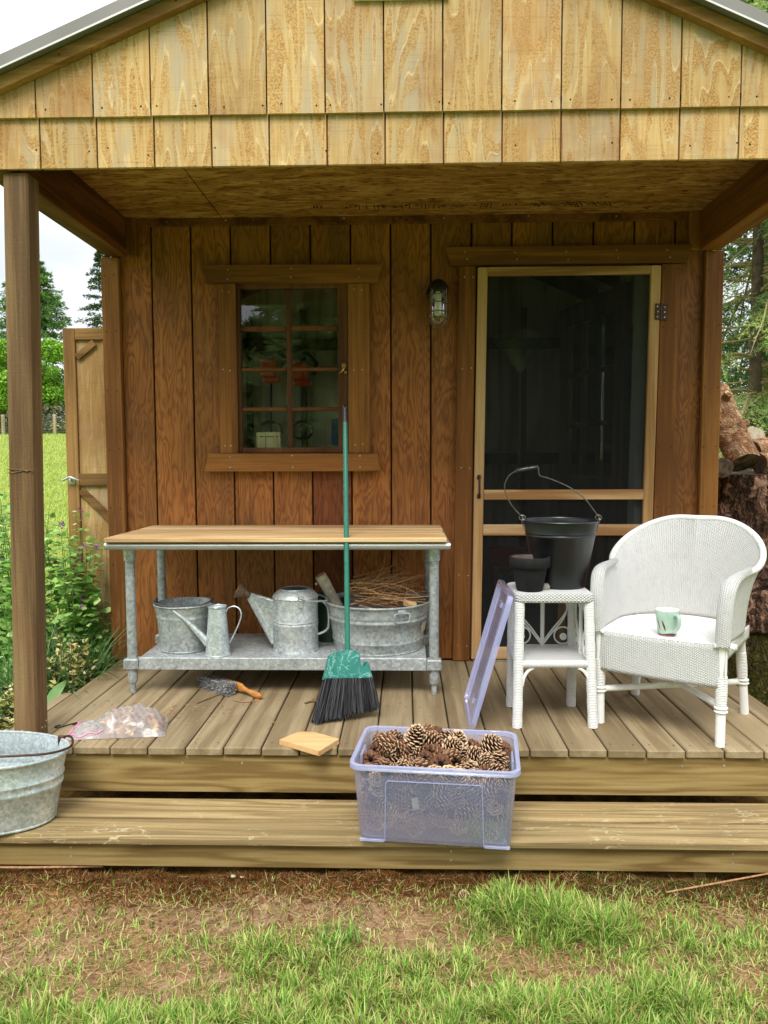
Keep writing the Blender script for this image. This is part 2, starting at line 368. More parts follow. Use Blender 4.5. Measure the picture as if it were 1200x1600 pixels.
def clear_plastic(name, tint, body, fac, gloss=.5, wr=0.0, wscale=60., trn=.35):
    t = NT(name); P = t.coord()
    nm = t.bump(t.noise(P, wscale, 3., .5, .6), wr, .01) if wr else None
    i = {'Color': body}
    if nm is not None: i['Normal'] = nm
    df = t.n('MixShader', {0: trn, 1: t.n('BsdfDiffuse', dict(i)), 2: t.n('BsdfTranslucent', dict(i))})
    tr = t.n('BsdfTransparent', {'Color': tint})
    nz = t.noise(P, 5., 3., .6)
    a = t.n('MixShader', {0: t.math('MULTIPLY_ADD', nz, fac*.5, fac*.75), 1: tr, 2: df})
    gi = {'Color': (1, 1, 1, 1), 'Roughness': .16}
    if nm is not None: gi['Normal'] = nm
    fi = {'IOR': 1.45}
    if nm is not None: fi['Normal'] = nm
    g = t.n('BsdfGlossy', gi)
    return t.finish(t.n('MixShader', {0: t.math('MULTIPLY', t.n('Fresnel', fi), gloss), 1: a, 2: g}))
M['bin'] = clear_plastic('bluish_clear_plastic', (.965, .967, .985, 1), S(210, 215, 255), .175, .5, trn=.2)
M['bin_rim'] = clear_plastic('thick_bluish_plastic', (.93, .935, .98, 1), S(214, 220, 255), .50, .6)
M['lid'] = clear_plastic('lid_plastic', (.94, .94, .98, 1), S(212, 215, 255), .40, .6)
M['bag'] = clear_plastic('clear_bag_film', (.98, .975, .975, 1), S(252, 249, 249), .28, .7, .25, 26.)

def wicker(name, base, kind='weave', p=.0076, q=.0062, strength=.9):
    t = NT(name)
    if kind == 'weave':
        uv = t.coord('UV', False)
        sx = t.n('SeparateXYZ', {0: uv}, 0); sy = t.n('SeparateXYZ', {0: uv}, 1)
        a = t.math('MULTIPLY', sx, PI/p); ra = t.math('ABSOLUTE', t.math('SINE', a))
        fl = t.math('FLOOR', t.math('DIVIDE', sx, p))
        b = t.math('ADD', t.math('MULTIPLY', sy, PI/q), t.math('MULTIPLY', fl, PI/2))
        rb = t.math('ABSOLUTE', t.math('SINE', b))
        h = t.math('MULTIPLY', ra, t.math('MULTIPLY_ADD', rb, .75, .25))
        wn_ = t.noise(t.coord('Object'), 30., 4., .6)
    elif kind == 'wrap':
        P = t.coord('Object', False); sz = t.n('SeparateXYZ', {0: P}, 2)
        wn_ = t.noise(P, 70., 3., .6)
        h = t.math('ABSOLUTE', t.math('SINE', t.math('ADD', t.math('MULTIPLY', sz, PI/q), t.math('MULTIPLY', wn_, 1.6))))
    elif kind == 'wrapx':
        P = t.coord('Object', False); sz = t.n('SeparateXYZ', {0: P}, 0)
        wn_ = t.noise(P, 70., 3., .6)
        h = t.math('ABSOLUTE', t.math('SINE', t.math('ADD', t.math('MULTIPLY', sz, PI/q), t.math('MULTIPLY', wn_, 1.2))))
    else:                                     # diagonal basket weave
        P = t.coord('Object', False)
        u = t.n('SeparateXYZ', {0: P}, 0); v = t.n('SeparateXYZ', {0: P}, 1); z = t.n('SeparateXYZ', {0: P}, 2)
        s1 = t.math('SINE', t.math('MULTIPLY', t.math('ADD', t.math('ADD', u, v), t.math('MULTIPLY', z, 1.4)), 2*PI/p))
        s2 = t.math('SINE', t.math('MULTIPLY', t.math('ADD', t.math('SUBTRACT', u, v), t.math('MULTIPLY', z, -1.4)), 2*PI/p))
        h = t.math('ABSOLUTE', t.math('MULTIPLY', s1, s2)); wn_ = t.noise(P, 40., 3., .6)
    col = t.mix(t.math('MULTIPLY', t.ramp(wn_, [(.5, 0), (.75, 1)]), .28), base, S(206, 203, 192))
    return t.finish(t.bsdf(col, .5, t.bump(h, strength, .0075), spec=.35))
WH = S(240, 240, 237)
M['wick_weave'] = wicker('white_woven_wicker', WH)
M['wick_wrap'] = wicker('white_wrapped_cane', WH, 'wrap', q=.0062, strength=.5)
M['wick_wrapx'] = wicker('white_wrapped_cane_level', WH, 'wrapx', q=.006, strength=.7)
M['wick_fine'] = wicker('white_fine_binding', WH, 'wrapx', q=.0035, strength=.45)
M['wick_basket'] = wicker('white_basket_weave', WH, 'basket', p=.03, strength=1.)
M['wick_seat'] = plain('white_painted_seat', S(234, 234, 230), .5, 0., .35, .03, 30., .3, 70., .002)
M['cane'] = plain('white_painted_cane', WH, .45, 0., .35, .04, 40., .15, 60.)

def mug_mat():
    t = NT('sage_glaze'); P = t.coord('Object', False)
    n = t.noise(P, 18., 4., .6)
    return t.finish(t.bsdf(t.ramp(n, [(.3, S(156, 184, 168)), (.7, S(184, 206, 192))]), .2, None, 0., .5))
M['mug'] = mug_mat()
M['mug_red'] = plain('red_brown_glaze', S(118, 44, 34), .25, 0., .5, .2, 60.)
M['mug_in'] = plain('white_glaze', S(230, 230, 224), .2, 0., .5, .03)

def bark(name, c1, c2, c3, moss=0.0, scale=1.0, axis='Z', crack=1.0):
    t = NT(name); P = t.coord()
    w = t.noise(P, 5., 3., .6, out=1)
    Pd = t.vm('ADD', P, t.vm('MULTIPLY', w, (.12, .12, .12)))
    V = t.vm('MULTIPLY', Pd, stretch(axis, 4.5*scale, 15.*scale))
    n1 = t.noise(V, 1., 4., .6, .6); rg = t.math('ABSOLUTE', t.math('SUBTRACT', t.math('MULTIPLY', n1, 2.), 1.))
    n2 = t.noise(P, 60., 5., .7); n3 = t.noise(P, 9., 4., .6, .5)
    pl = t.n('SeparateColor', {0: t.vor(t.vm('MULTIPLY', Pd, stretch(axis, 14.*scale, 26.*scale)), 1., out=1)}, 0)
    f = t.math('ADD', t.math('MULTIPLY', pl, .3), t.math('ADD', t.math('MULTIPLY', n2, .45), t.math('MULTIPLY', n3, .3)))
    col = t.ramp(f, [(.3, c1), (.52, c2), (.72, c3)])
    col = t.mix(t.math('MULTIPLY', t.ramp(rg, [(.0, .9), (.10, .5), (.22, 0)]), crack), col, tuple(c*.4 for c in c1[:3])+(1,))
    if moss:
        mm = t.ramp(t.math('ADD', t.noise(P, 6., 5., .65), t.math('MULTIPLY', n2, .2)), [(.58-.14*moss, 0), (.72-.1*moss, 1)])
        col = t.mix(t.math('MULTIPLY', mm, .85), col, t.mix(n2, S(52, 58, 20), S(104, 104, 42)))
    h = t.math('ADD', t.math('MULTIPLY', t.ramp(rg, [(0, 0), (.35, 1)]), 1.), t.math('ADD', t.math('MULTIPLY', n2, .5), t.math('MULTIPLY', pl, .5)))
    return t.finish(t.bsdf(col, .9, t.bump(h, 1., .03), spec=.15))
M['bark_dark'] = bark('charred_bark', S(54, 42, 36), S(122, 92, 76), S(214, 170, 144))
M['bark_moss'] = bark('mossy_bark', S(50, 40, 28), S(92, 76, 50), S(132, 108, 74), moss=.8)
M['bark_tan'] = bark('flaky_tan_bark', S(146, 96, 64), S(204, 152, 110), S(236, 202, 162), scale=1.6, axis='Y', crack=.45)
M['log_end'] = plain('dark_cut_end', S(92, 76, 62), .9, 0., .1, .4, 30., .5)

def ground_mat():
    t = NT('bare_earth_and_moss'); P = t.coord('Object', False)
    y = t.n('SeparateXYZ', {0: P}, 1); x = t.n('SeparateXYZ', {0: P}, 0)
    n1 = t.noise(P, 3.2, 6., .62, .5); n2 = t.noise(P, 26., 5., .65); n3 = t.noise(P, 120., 4., .6)
    dirt = t.ramp(n2, [(.28, S(102, 78, 56)), (.5, S(146, 116, 88)), (.72, S(176, 150, 120))])
    moss = t.ramp(n2, [(.3, S(92, 76, 34)), (.55, S(142, 104, 54)), (.75, S(152, 132, 70))])
    thatch = t.ramp(n3, [(.3, S(104, 76, 50)), (.55, S(152, 120, 84)), (.75, S(182, 156, 114))])
    green = t.ramp(n2, [(.3, S(52, 72, 24)), (.7, S(104, 128, 48))])
    band = t.ramp(t.math('ADD', y, t.math('MULTIPLY', n1, .5)), [(-.28+.0, 0), (.0, 1)])
    col = t.mix(t.ramp(n1, [(.42, 0), (.6, 1)]), dirt, thatch)
    ys = t.math('ADD', y, t.math('MULTIPLY', t.math('SUBTRACT', n1, .5), .5))
    col = t.mix(t.ramp(t.math('MULTIPLY_ADD', ys, 2.5, 1.45), [(.35, 0), (.7, 1)]), col, moss)
    lawn = t.math('ADD', t.math('LESS_THAN', y, -1.0), t.math('ADD', t.math('GREATER_THAN', y, .6), t.math('LESS_THAN', x, -1.75)), clamp=True)
    n0 = t.noise(P, .35, 4., .6)
    green = t.mix(t.ramp(n0, [(.3, 0), (.7, 1)]), green, S(112, 140, 54))
    far = t.ramp(n3, [(.3, S(116, 138, 54)), (.7, S(158, 174, 86))])
    green = t.mix(t.ramp(y, [(.0, 0), (1., 1)]), green, far)
    col = t.mix(lawn, col, green)
    h = t.math('ADD', n2, t.math('MULTIPLY', n3, .5))
    return t.finish(t.bsdf(col, .95, t.bump(h, .8, .02), spec=.1))
M['ground'] = ground_mat()
M['soil'] = plain('brown_soil', S(112, 84, 58), .95, 0., .1, .25, 30.)
M['mulch'] = plain('dark_bark_mulch', S(58, 42, 32), .95, 0., .1, .4, 40., 1., 60., .02)

# ------------------------------------------------------------------ mesh helpers
class MB:
    def __init__(s): s.v = []; s.f = []
    def add(s, vs, fs):
        o = len(s.v); s.v += [tuple(v) for v in vs]; s.f += [tuple(i+o for i in f) for f in fs]; return s
    def box(s, x0, x1, y0, y1, z0, z1, ch=0.0):
        if x0 > x1: x0, x1 = x1, x0
        if y0 > y1: y0, y1 = y1, y0
        if z0 > z1: z0, z1 = z1, z0
        if ch <= 0:
            return s.add([(x0,y0,z0),(x1,y0,z0),(x1,y1,z0),(x0,y1,z0),(x0,y0,z1),(x1,y0,z1),(x1,y1,z1),(x0,y1,z1)],
                         [(0,3,2,1),(4,5,6,7),(0,1,5,4),(1,2,6,5),(2,3,7,6),(3,0,4,7)])
        lo, hi = (x0, y0, z0), (x1, y1, z1); vs = []; idx = {}
        for cx in (0, 1):
            for cy in (0, 1):
                for cz in (0, 1):
                    c = (cx, cy, cz)
                    for a in range(3):
                        p = []
                        for k in range(3):
                            e = hi[k] if c[k] else lo[k]
                            if k != a: e += -ch if c[k] else ch
                            p.append(e)
                        idx[c, a] = len(vs); vs.append(p)
        fs = []; ctr = Vector(((x0+x1)/2, (y0+y1)/2, (z0+z1)/2))
        def face(ids):
            a, b, c = (Vector(vs[i]) for i in ids[:3])
            m = sum((Vector(vs[i]) for i in ids), Vector())/len(ids)
            fs.append(tuple(ids) if (b-a).cross(c-a).dot(m-ctr) > 0 else tuple(ids[::-1]))
        for a in range(3):
            o1, o2 = [k for k in range(3) if k != a]
            for sa in (0, 1):
                ids = []
                for p, q in ((0,0),(1,0),(1,1),(0,1)):
                    c = [0,0,0]; c[a] = sa; c[o1] = p; c[o2] = q; ids.append(idx[tuple(c), a])
                face(ids)
            for p in (0, 1):
                for q in (0, 1):
                    c0 = [0,0,0]; c1 = [0,0,0]; c0[o1] = c1[o1] = p; c0[o2] = c1[o2] = q; c1[a] = 1
                    c0, c1 = tuple(c0), tuple(c1)
                    face([idx[c0, o1], idx[c0, o2], idx[c1, o2], idx[c1, o1]])
        for cx in (0, 1):
            for cy in (0, 1):
                for cz in (0, 1):
                    face([idx[(cx,cy,cz), a] for a in range(3)])
        return s.add(vs, fs)
    def obox(s, c, ax, ay, az, ch=0.0):
        """oriented box: centre and three half-axis vectors"""
        t = MB(); hx, hy, hz = Vector(ax).length, Vector(ay).length, Vector(az).length
        t.box(-hx, hx, -hy, hy, -hz, hz, ch)
        ux, uy, uz = Vector(ax).normalized(), Vector(ay).normalized(), Vector(az).normalized()
        C = Vector(c)
        return s.add([C+ux*v[0]+uy*v[1]+uz*v[2] for v in t.v], t.f)
    def prism(s, poly, o, u, v, w):
        """2d polygon in plane (u,v) at o, extruded by w"""
        o, u, v, w = map(Vector, (o, u, v, w)); n = len(poly)
        a = [o+u*p[0]+v*p[1] for p in poly]; b = [p+w for p in a]
        ar = sum(poly[i][0]*poly[(i+1) % n][1]-poly[(i+1) % n][0]*poly[i][1] for i in range(n))
        flip = (ar > 0) == (u.cross(v).dot(w) > 0)
        fs = [tuple(range(n)), tuple(range(2*n-1, n-1, -1))]+[(i, i+n, (i+1) % n+n, (i+1) % n) for i in range(n)]
        if flip: fs = [f[::-1] for f in fs]
        return s.add(a+b, fs)
    def tube(s, pts, r, n=8, closed=False, cap=True, flat=None):
        pts = [Vector(p) for p in pts]; m = len(pts)
        rs = r if isinstance(r, (list, tuple)) else [r]*m
        vs = []; fs = []; prev = None
        for i, p in enumerate(pts):
            if closed: t = pts[(i+1) % m]-pts[i-1]
            else: t = pts[min(i+1, m-1)]-pts[max(i-1, 0)]
            t.normalize()
            if prev is None:
                a = Vector((0, 0, 1)) if abs(t.z) < .9 else Vector((1, 0, 0))
                u = a.cross(t).normalized()
            else:
                u = (prev-t*prev.dot(t)); u = u.normalized() if u.length > 1e-6 else t.orthogonal().normalized()
            prev = u; w = t.cross(u)
            for k in range(n):
                an = 2*PI*k/n; vs.append(p+(u*math.cos(an)+w*math.sin(an)*(flat or 1))*rs[i])
        for i in range(m if closed else m-1):
            j = (i+1) % m
            for k in range(n):
                fs.append((i*n+k, i*n+(k+1) % n, j*n+(k+1) % n, j*n+k))
        if cap and not closed:
            fs.append(tuple(range(n-1, -1, -1))); fs.append(tuple((m-1)*n+k for k in range(n)))
        return s.add(vs, fs)
    def lathe(s, prof, c, n=36, sx=1., sy=1., mat=None, close=False):
        vs = []; fs = []
        for r, z in prof:
            for k in range(n):
                a = 2*PI*k/n; p = Vector((r*math.cos(a)*sx, r*math.sin(a)*sy, z))
                vs.append((mat @ p if mat else p)+Vector(c))
        m = len(prof)
        for i in range(m-1):
            for k in range(n): fs.append((i*n+k, i*n+(k+1) % n, (i+1)*n+(k+1) % n, (i+1)*n+k))
        if prof[0][0] > 1e-5: pass
        return s.add(vs, fs)
    def disc(s, c, r, nrm, n=20, flip=False):
        nrm = Vector(nrm).normalized(); u = nrm.orthogonal().normalized(); w = nrm.cross(u); C = Vector(c)
        return s.add([C+(u*math.cos(2*PI*k/n)+w*math.sin(2*PI*k/n))*r for k in range(n)], [tuple(range(n))])
    def sphere(s, c, r, nu=12, nv=8, sc=(1,1,1)):
        C = Vector(c); vs = []; fs = []
        for i in range(nv+1):
            th = PI*i/nv
            for k in range(nu):
                a = 2*PI*k/nu; vs.append(C+Vector((math.sin(th)*math.cos(a)*sc[0], math.sin(th)*math.sin(a)*sc[1], -math.cos(th)*sc[2]))*r)
        for i in range(nv):
            for k in range(nu): fs.append((i*nu+k, i*nu+(k+1) % nu, (i+1)*nu+(k+1) % nu, (i+1)*nu+k))
        return s.add(vs, fs)
    def mesh(s, name, mat, origin=(0,0,0), smooth=False, angle=40):
        o = Vector(origin); me = bpy.data.meshes.new(name)
        me.from_pydata([tuple(Vector(v)-o) for v in s.v], [], s.f); me.update()
        if mat: me.materials.append(M[mat] if isinstance(mat, str) else mat)
        if smooth:
            me.polygons.foreach_set('use_smooth', [True]*len(me.polygons))
            me.set_sharp_from_angle(angle=math.radians(angle))
        return me
    def build(s, name, mat, parent=None, smooth=False, angle=40, origin=None):
        base = WL.get(parent, Vector()) if parent else Vector()
        og = Vector(origin) if origin is not None else base
        me = s.mesh(name, mat, og, smooth, angle)
        return place(name, me, og, parent)

WL = {}
def place(name, me, loc, parent=None):
    o = bpy.data.objects.new(name, me); COL.objects.link(o)
    WL[o] = Vector(loc)
    if parent:
        o.parent = parent; o.location = Vector(loc)-WL[parent]
    else: o.location = loc
    return o
def tag(o, label=None, cat=None, group=None, kind=None):
    if label: o['label'] = label
    if cat: o['category'] = cat
    if group: o['group'] = group
    if kind: o['kind'] = kind
    return o
def thing(name, label, cat, loc=(0,0,0), group=None):
    o = bpy.data.objects.new(name, None); COL.objects.link(o); o.location = loc; o.empty_display_size = .05
    WL[o] = Vector(loc); return tag(o, label, cat, group)
def np_mesh(name, V, Fc, mat, tint=None, smooth=False):
    """V (n,3); Fc (m,k) uniform faces; tint (n,3) per vertex linear colour"""
    me = bpy.data.meshes.new(name); n = len(V); m, k = Fc.shape
    me.vertices.add(n); me.vertices.foreach_set('co', np.ascontiguousarray(V, dtype=np.float32).ravel())
    me.loops.add(m*k); me.loops.foreach_set('vertex_index', np.ascontiguousarray(Fc, dtype=np.int32).ravel())
    me.polygons.add(m); me.polygons.foreach_set('loop_start', np.arange(0, m*k, k, dtype=np.int32))
    if smooth: me.polygons.foreach_set('use_smooth', np.ones(m, dtype=bool))
    if tint is not None:
        at = me.color_attributes.new('tint', 'FLOAT_COLOR', 'POINT')
        at.data.foreach_set('color', np.concatenate([tint, np.ones((n, 1))], 1).astype(np.float32).ravel())
    me.update(calc_edges=True); me.validate()
    me.materials.append(M[mat] if isinstance(mat, str) else mat)
    return me
def lin(*c): return np.array(S(*c)[:3])
def smoothpts(pts, sub=6, closed=False):
    P = [Vector(p) for p in pts]; out = []; m = len(P)
    rng = range(m) if closed else range(m-1)
    for i in rng:
        if closed: p0, p1, p2, p3 = P[i-1], P[i], P[(i+1) % m], P[(i+2) % m]
        else: p0, p1, p2, p3 = P[max(i-1, 0)], P[i], P[i+1], P[min(i+2, m-1)]
        for k in range(sub):
            t = k/sub
            out.append(.5*((2*p1)+(p2-p0)*t+(2*p0-5*p1+4*p2-p3)*t*t+(3*p1-p0-3*p2+p3)*t**3))
    if not closed: out.append(P[-1])
    return out

# ================================================================== SETTING
def gz(x, y):
    s = 0.073*max(0.0, min(y, 70)-2.2)
    return -0.345 + s
def gz_np(x, y): return -0.345 + 0.073*np.maximum(0, np.minimum(y, 70)-2.2)
def bump_np(x, y):
    return .015*np.sin(x*5.1+1.3*np.sin(y*3.7))*np.cos(y*6.3+x*2.1)+.008*np.sin(x*17+y*11+np.sin(x*7))+.006*np.sin(y*23-x*9)+.004*np.sin(x*41+2*np.sin(y*31))
def ground_sheet():
    xs = np.unique(np.concatenate([np.linspace(-300, -8, 30), np.linspace(-8, -2, 25), np.linspace(-2, 2, 140), np.linspace(2, 8, 25), np.linspace(8, 300, 30)]))
    ys = np.unique(np.concatenate([np.linspace(-200, -6, 20), np.linspace(-6, -1.2, 25), np.linspace(-1.2, 0.2, 70), np.linspace(.2, 3, 25), np.linspace(3, 72, 40), np.linspace(72, 400, 15)]))
    X, Y = np.meshgrid(xs, ys); Z = gz_np(X, Y)+bump_np(X, Y)*((np.abs(X) < 4) & (np.abs(Y) < 3))
    ny, nx = X.shape; I = np.arange(nx*ny).reshape(ny, nx)
    Fc = np.stack([I[:-1, :-1], I[:-1, 1:], I[1:, 1:], I[1:, :-1]], -1).reshape(-1, 4)
    o = place('ground', np_mesh('ground', np.stack([X, Y, Z], -1).reshape(-1, 3), Fc, 'ground', smooth=True), (0, 0, 0))
    tag(o, 'bare mossy earth and rising lawn around the shed', kind='structure')
ground_sheet()
# mulch bed left of the deck
def mulch_bed():
    P = [(-1.56, .95), (-1.75, .8), (-1.98, 1.28), (-2.25, 1.55), (-2.6, 1.9), (-3.3, 2.3), (-3.6, 3.2), (-1.56, 3.4)]
    m = MB(); n = len(P)
    m.add([(x, y, gz(x, y)+.022) for x, y in P]+[(sum(p[0] for p in P)/n, sum(p[1] for p in P)/n, -.29)], [(i, n, (i+1) % n) for i in range(n)])
    N = 5000; x = NR.uniform(-3.4, -1.56, N); y = NR.uniform(.85, 3.2, N)
    ok = y > .75+(-1.75-x)*.85; x, y = x[ok], y[ok]; N = len(x)
    a = NR.uniform(0, 2*PI, N); l = NR.uniform(.01, .03, N); w = l*NR.uniform(.2, .5, N); h = NR.uniform(-.01, .02, N)
    z = gz_np(x, y)+.02+NR.uniform(0, .035, N)
    d = np.stack([np.cos(a)*l, np.sin(a)*l, h], -1); e = np.stack([-np.sin(a)*w, np.cos(a)*w, NR.uniform(-.01, .01, N)], -1); C = np.stack([x, y, z], -1)
    V = np.stack([C-d-e, C+d-e, C+d+e, C-d+e], 1).reshape(-1, 3)
    o0 = len(m.v); m.v += [tuple(p) for p in V]; m.f += [tuple(range(o0+i*4, o0+i*4+4)) for i in range(N)]
    tag(m.build('mulch_bed', 'mulch'), 'dark bark mulch bed beside the left of the deck', kind='structure')
mulch_bed()

# ================================================================== DECK
deck = thing('wooden_deck', 'weathered plank porch deck with a wide front step', 'deck', (0, .6, 0))
X0, PIT = -1.2222, .1393
pm = MB().box(-PIT/2+.0028, PIT/2-.0028, -.62, .62, -.03, 0, .004).mesh('plank', 'deck')
for k in range(-2, 19):
    o = place('plank', pm, (X0+(k+.5)*PIT, .62+R.uniform(-.003, .003), R.uniform(-.0015, .0015)), deck)
MB().box(X0+19*PIT+.003, 1.528, 0.002, 1.24, -.03, 0, .004).build('plank', 'deck', deck)
MB().box(-1.552, -1.506, .02, .655, -.032, -.003, .003).build('edge_board', 'deck', deck)
MB().box(-1.50, 1.52, .016, .05, -.176, -.033, .003).build('fascia_board', 'fascia', deck)
MB().box(-1.50, -1.465, .055, 1.24, -.2, -.033).build('side_board', 'fascia', deck)
MB().box(1.487, 1.52, .055, 1.24, -.2, -.033).build('side_board', 'fascia', deck)
MB().box(-1.62, 1.62, -.150, -.010, -.222, -.185, .008).build('tread_board', 'tread', deck)
MB().box(-1.62, 1.62, -.290, -.160, -.226, -.190, .009).build('tread_board', 'tread', deck)
MB().box(-1.6, 1.6, -.262, -.226, -.309, -.2235, .003).build('riser_board', 'fascia', deck)
for x in (-1.25, -.84, .98, -.2, .4, 1.45):
    MB().box(x-.02, x+.02, -.222, .0, -.36, -.2235).build('step_support', 'fascia', deck)
for y in (.35, .75, 1.15):
    MB().box(-1.46, 1.48, y-.02, y+.02, -.17, -.032).build('joist', 'fascia', deck)
m = MB()
for k in range(-2, 20):
    for y in (.055, .47, .88):
        for dx in (.028, PIT-.03):
            if R.random() < .93: m.disc((X0+k*PIT+dx+R.uniform(-.004, .004), y+R.uniform(-.012, .012), .0008), .0032, (0, 0, 1), 7)
tag(m.build('deck_nail', 'darknail', deck), kind='stuff')
m = MB()
for x in (-.82, -.6, -.03, -.9+1.9, 1.15, .35, -1.1): m.disc((x, .0153, -.06+R.uniform(-.012, .012)), .004, (0, -1, 0), 8)
for x in (-1.12, 1.07, .15):
    for z in (-.245, -.275): m.disc((x, -.2627, z), .004, (0, -1, 0), 8)
tag(m.build('board_nail', 'nail', deck), kind='stuff')

# ================================================================== SHED
shed = thing('garden_shed', 'stained wood garden shed with covered porch and gable front', 'shed', (0, 2.0, 0))
YW = 1.2434
# --- back wall boards with openings
OPEN = [(-.862, -.278, 1.05, 1.945), (.343, 1.268, 0.0, 2.006)]
def rect_minus(x0, x1, z0, z1):
    out = [(x0, x1, z0, z1)]
    for a, b, c, d in OPEN:
        nxt = []
        for r in out:
            X0_, X1_, Z0_, Z1_ = r
            if X1_ <= a or X0_ >= b or Z1_ <= c or Z0_ >= d: nxt.append(r); continue
            if X0_ < a-1e-4: nxt.append((X0_, a, Z0_, Z1_))
            if X1_ > b+1e-4: nxt.append((b, X1_, Z0_, Z1_))
            xa, xb = max(X0_, a), min(X1_, b)
            if Z0_ < c-1e-4: nxt.append((xa, xb, Z0_, c))
            if Z1_ > d+1e-4: nxt.append((xa, xb, d, Z1_))
        out = nxt
    return [r for r in out if r[1]-r[0] > .012 and r[3]-r[2] > .02]
for k in range(-3, 12):
    a = max(-1.447, -.883+k*.2032); b = min(1.492, -.883+(k+1)*.2032)
    if b-a < .02: continue
    for (p, q, z0, z1) in rect_minus(a+.0045 if a > -1.44 else a, b-.0045 if b < 1.49 else b, .0, 2.262):
        red = (-.48 < (p+q)/2 < -.05 and z1 < 1.1)
        MB().box(p, q, YW+R.uniform(-.0012, .0012), YW+.012, z0+.004, z1, .002).build('wall_board', 'wall_red' if red else 'wall', shed)
m = MB()
for (p, q, z0, z1) in rect_minus(-1.5, 1.54, -.05, 2.3): m.box(p, q, YW+.0175, YW+.1, z0, z1)
m.build('wall_sheathing', 'palewall', shed)
m = MB()
for (p, q, z0, z1) in rect_minus(-1.5, 1.54, -.05, 2.3): m.box(p, q, YW+.0125, YW+.017, z0, z1)
m.build('wall_backing', 'groove', shed)
# --- other walls, floor, rafters
m = MB()
for k in range(12): m.box(-1.525, -1.505, 1.345+k*.2, 1.345+k*.2+.194, -.2, 2.26)
m.v = []; m.f = []
for k in range(12):
    y0_, y1_ = 1.345+k*.2, 1.345+k*.2+.194
    if y1_ < 1.7 or y0_ > 3.4: m.box(-1.525, -1.505, y0_, y1_, -.2, 2.26)
    else: m.box(-1.525, -1.505, y0_, y1_, -.2, .98).box(-1.525, -1.505, y0_, y1_, 1.92, 2.26)
m.build('side_siding', 'wall', shed); m = MB()
m.box(-1.504, -1.44, 1.36, 1.64, -.2, 2.27).box(-1.504, -1.44, 3.45, 3.7, -.2, 2.27).box(-1.504, -1.44, 1.6401, 3.4499, -.2, .98).box(-1.504, -1.44, 1.6401, 3.4499, 1.92, 2.27); m.build('side_wall', 'palewall', shed)
sw = MB().box(-1.50, -1.46, 1.641, 1.69, .981, 1.919).box(-1.50, -1.46, 3.40, 3.449, .981, 1.919).box(-1.50, -1.46, 1.6905, 3.3995, .981, 1.03).box(-1.50, -1.46, 1.6905, 3.3995, 1.87, 1.919).box(-1.495, -1.465, 2.63, 2.66, 1.0305, 1.8695).build('added_side_window', 'trimZ', shed)  # unseen window, added to let daylight into the dark interior
for a_, b_ in ((1.691, 2.629), (2.661, 3.399)): MB().box(-1.482, -1.478, a_, b_, 1.031, 1.869).build('pane', 'pane', sw)
m = MB()
for k in range(12): m.box(1.545, 1.565, 1.345+k*.2, 1.345+k*.2+.194, -.2, 2.26)
m.v = []; m.f = []
for k in range(12):
    y0_, y1_ = 1.345+k*.2, 1.345+k*.2+.194
    if y1_ < 1.7 or y0_ > 3.4: m.box(1.545, 1.565, y0_, y1_, -.2, 2.26)
    else: m.box(1.545, 1.565, y0_, y1_, -.2, .98).box(1.545, 1.565, y0_, y1_, 1.92, 2.26)
m.build('side_siding', 'wall', shed); m = MB()
m.box(1.48, 1.544, 1.36, 1.64, -.2, 2.27).box(1.48, 1.544, 3.45, 3.7, -.2, 2.27).box(1.48, 1.544, 1.6401, 3.4499, -.2, .98).box(1.48, 1.544, 1.6401, 3.4499, 1.92, 2.27); m.build('side_wall', 'palewall', shed)
sw = MB().box(1.50, 1.54, 1.641, 1.69, .981, 1.919).box(1.50, 1.54, 3.40, 3.449, .981, 1.919).box(1.50, 1.54, 1.6905, 3.3995, .981, 1.03).box(1.50, 1.54, 1.6905, 3.3995, 1.87, 1.919).build('added_side_window', 'trimZ', shed)  # second unseen window on the right, added to brighten the inside
MB().box(1.518, 1.522, 1.691, 3.399, 1.031, 1.869).build('pane', 'pane', sw)
MB().box(-1.52, 1.56, 3.7, 3.76, -.2, 2.9).build('rear_wall', 'palewall', shed)
m = MB()
for k in range(7): m.box(-1.3+k*.45, -1.26+k*.45, 3.62, 3.699, 0, 2.26)
for z in (1.0, 1.93): m.box(-1.43, 1.47, 3.6, 3.618, z, z+.09)
m.build('wall_stud', 'darkwood', shed)
MB().box(-1.439, 1.479, 1.345, 3.699, -.08, -.01).build('floor_slab', 'concrete', shed)
# --- porch ceiling
MB().box(-1.40, -.925, .04, 1.222, 2.262, 2.275).build('ceiling_panel', 'osb', shed)
MB().box(-.919, 1.46, .04, 1.222, 2.262, 2.275).build('ceiling_panel', 'osb', shed)
MB().box(-1.46, 1.5, .03, 1.26, 2.2765, 2.29).build('ceiling_backing', 'hole', shed)
# printed mill stamp on the board, worn illegible: ink dashes flat on the panel
m = MB()
def dash(x, y, w, h, sk=0.0):
    z = 2.2612
    m.add([(x, y, z), (x+sk, y+h, z), (x+w+sk, y+h, z), (x+w, y, z)], [(0, 1, 2, 3)])
x = -.30
while x < .42:
    kind = R.random()
    if kind < .25: dash(x, 1.045, .004, .075, R.uniform(-.004, .004))
    elif kind < .75:
        for q in range(R.randint(1, 3)):
            dash(x, 1.055+R.uniform(0, .045), R.uniform(.008, .018), .008)
    x += R.uniform(.009, .021)
x = .60
while x < 1.0:
    dash(x, 1.05, .006, R.uniform(.03, .07), .03)
    if R.random() < .4: dash(x, 1.06+R.uniform(0, .04), .018, .007)
    x += R.uniform(.012, .024)
for x in (-.44, -.425, -.405): dash(x, 1.06, .008, .03)
for x in (.47, .485, .50, .53): dash(x, 1.065, .008, .02)
tag(m.build('mill_stamp', 'ink', shed), kind='stuff')
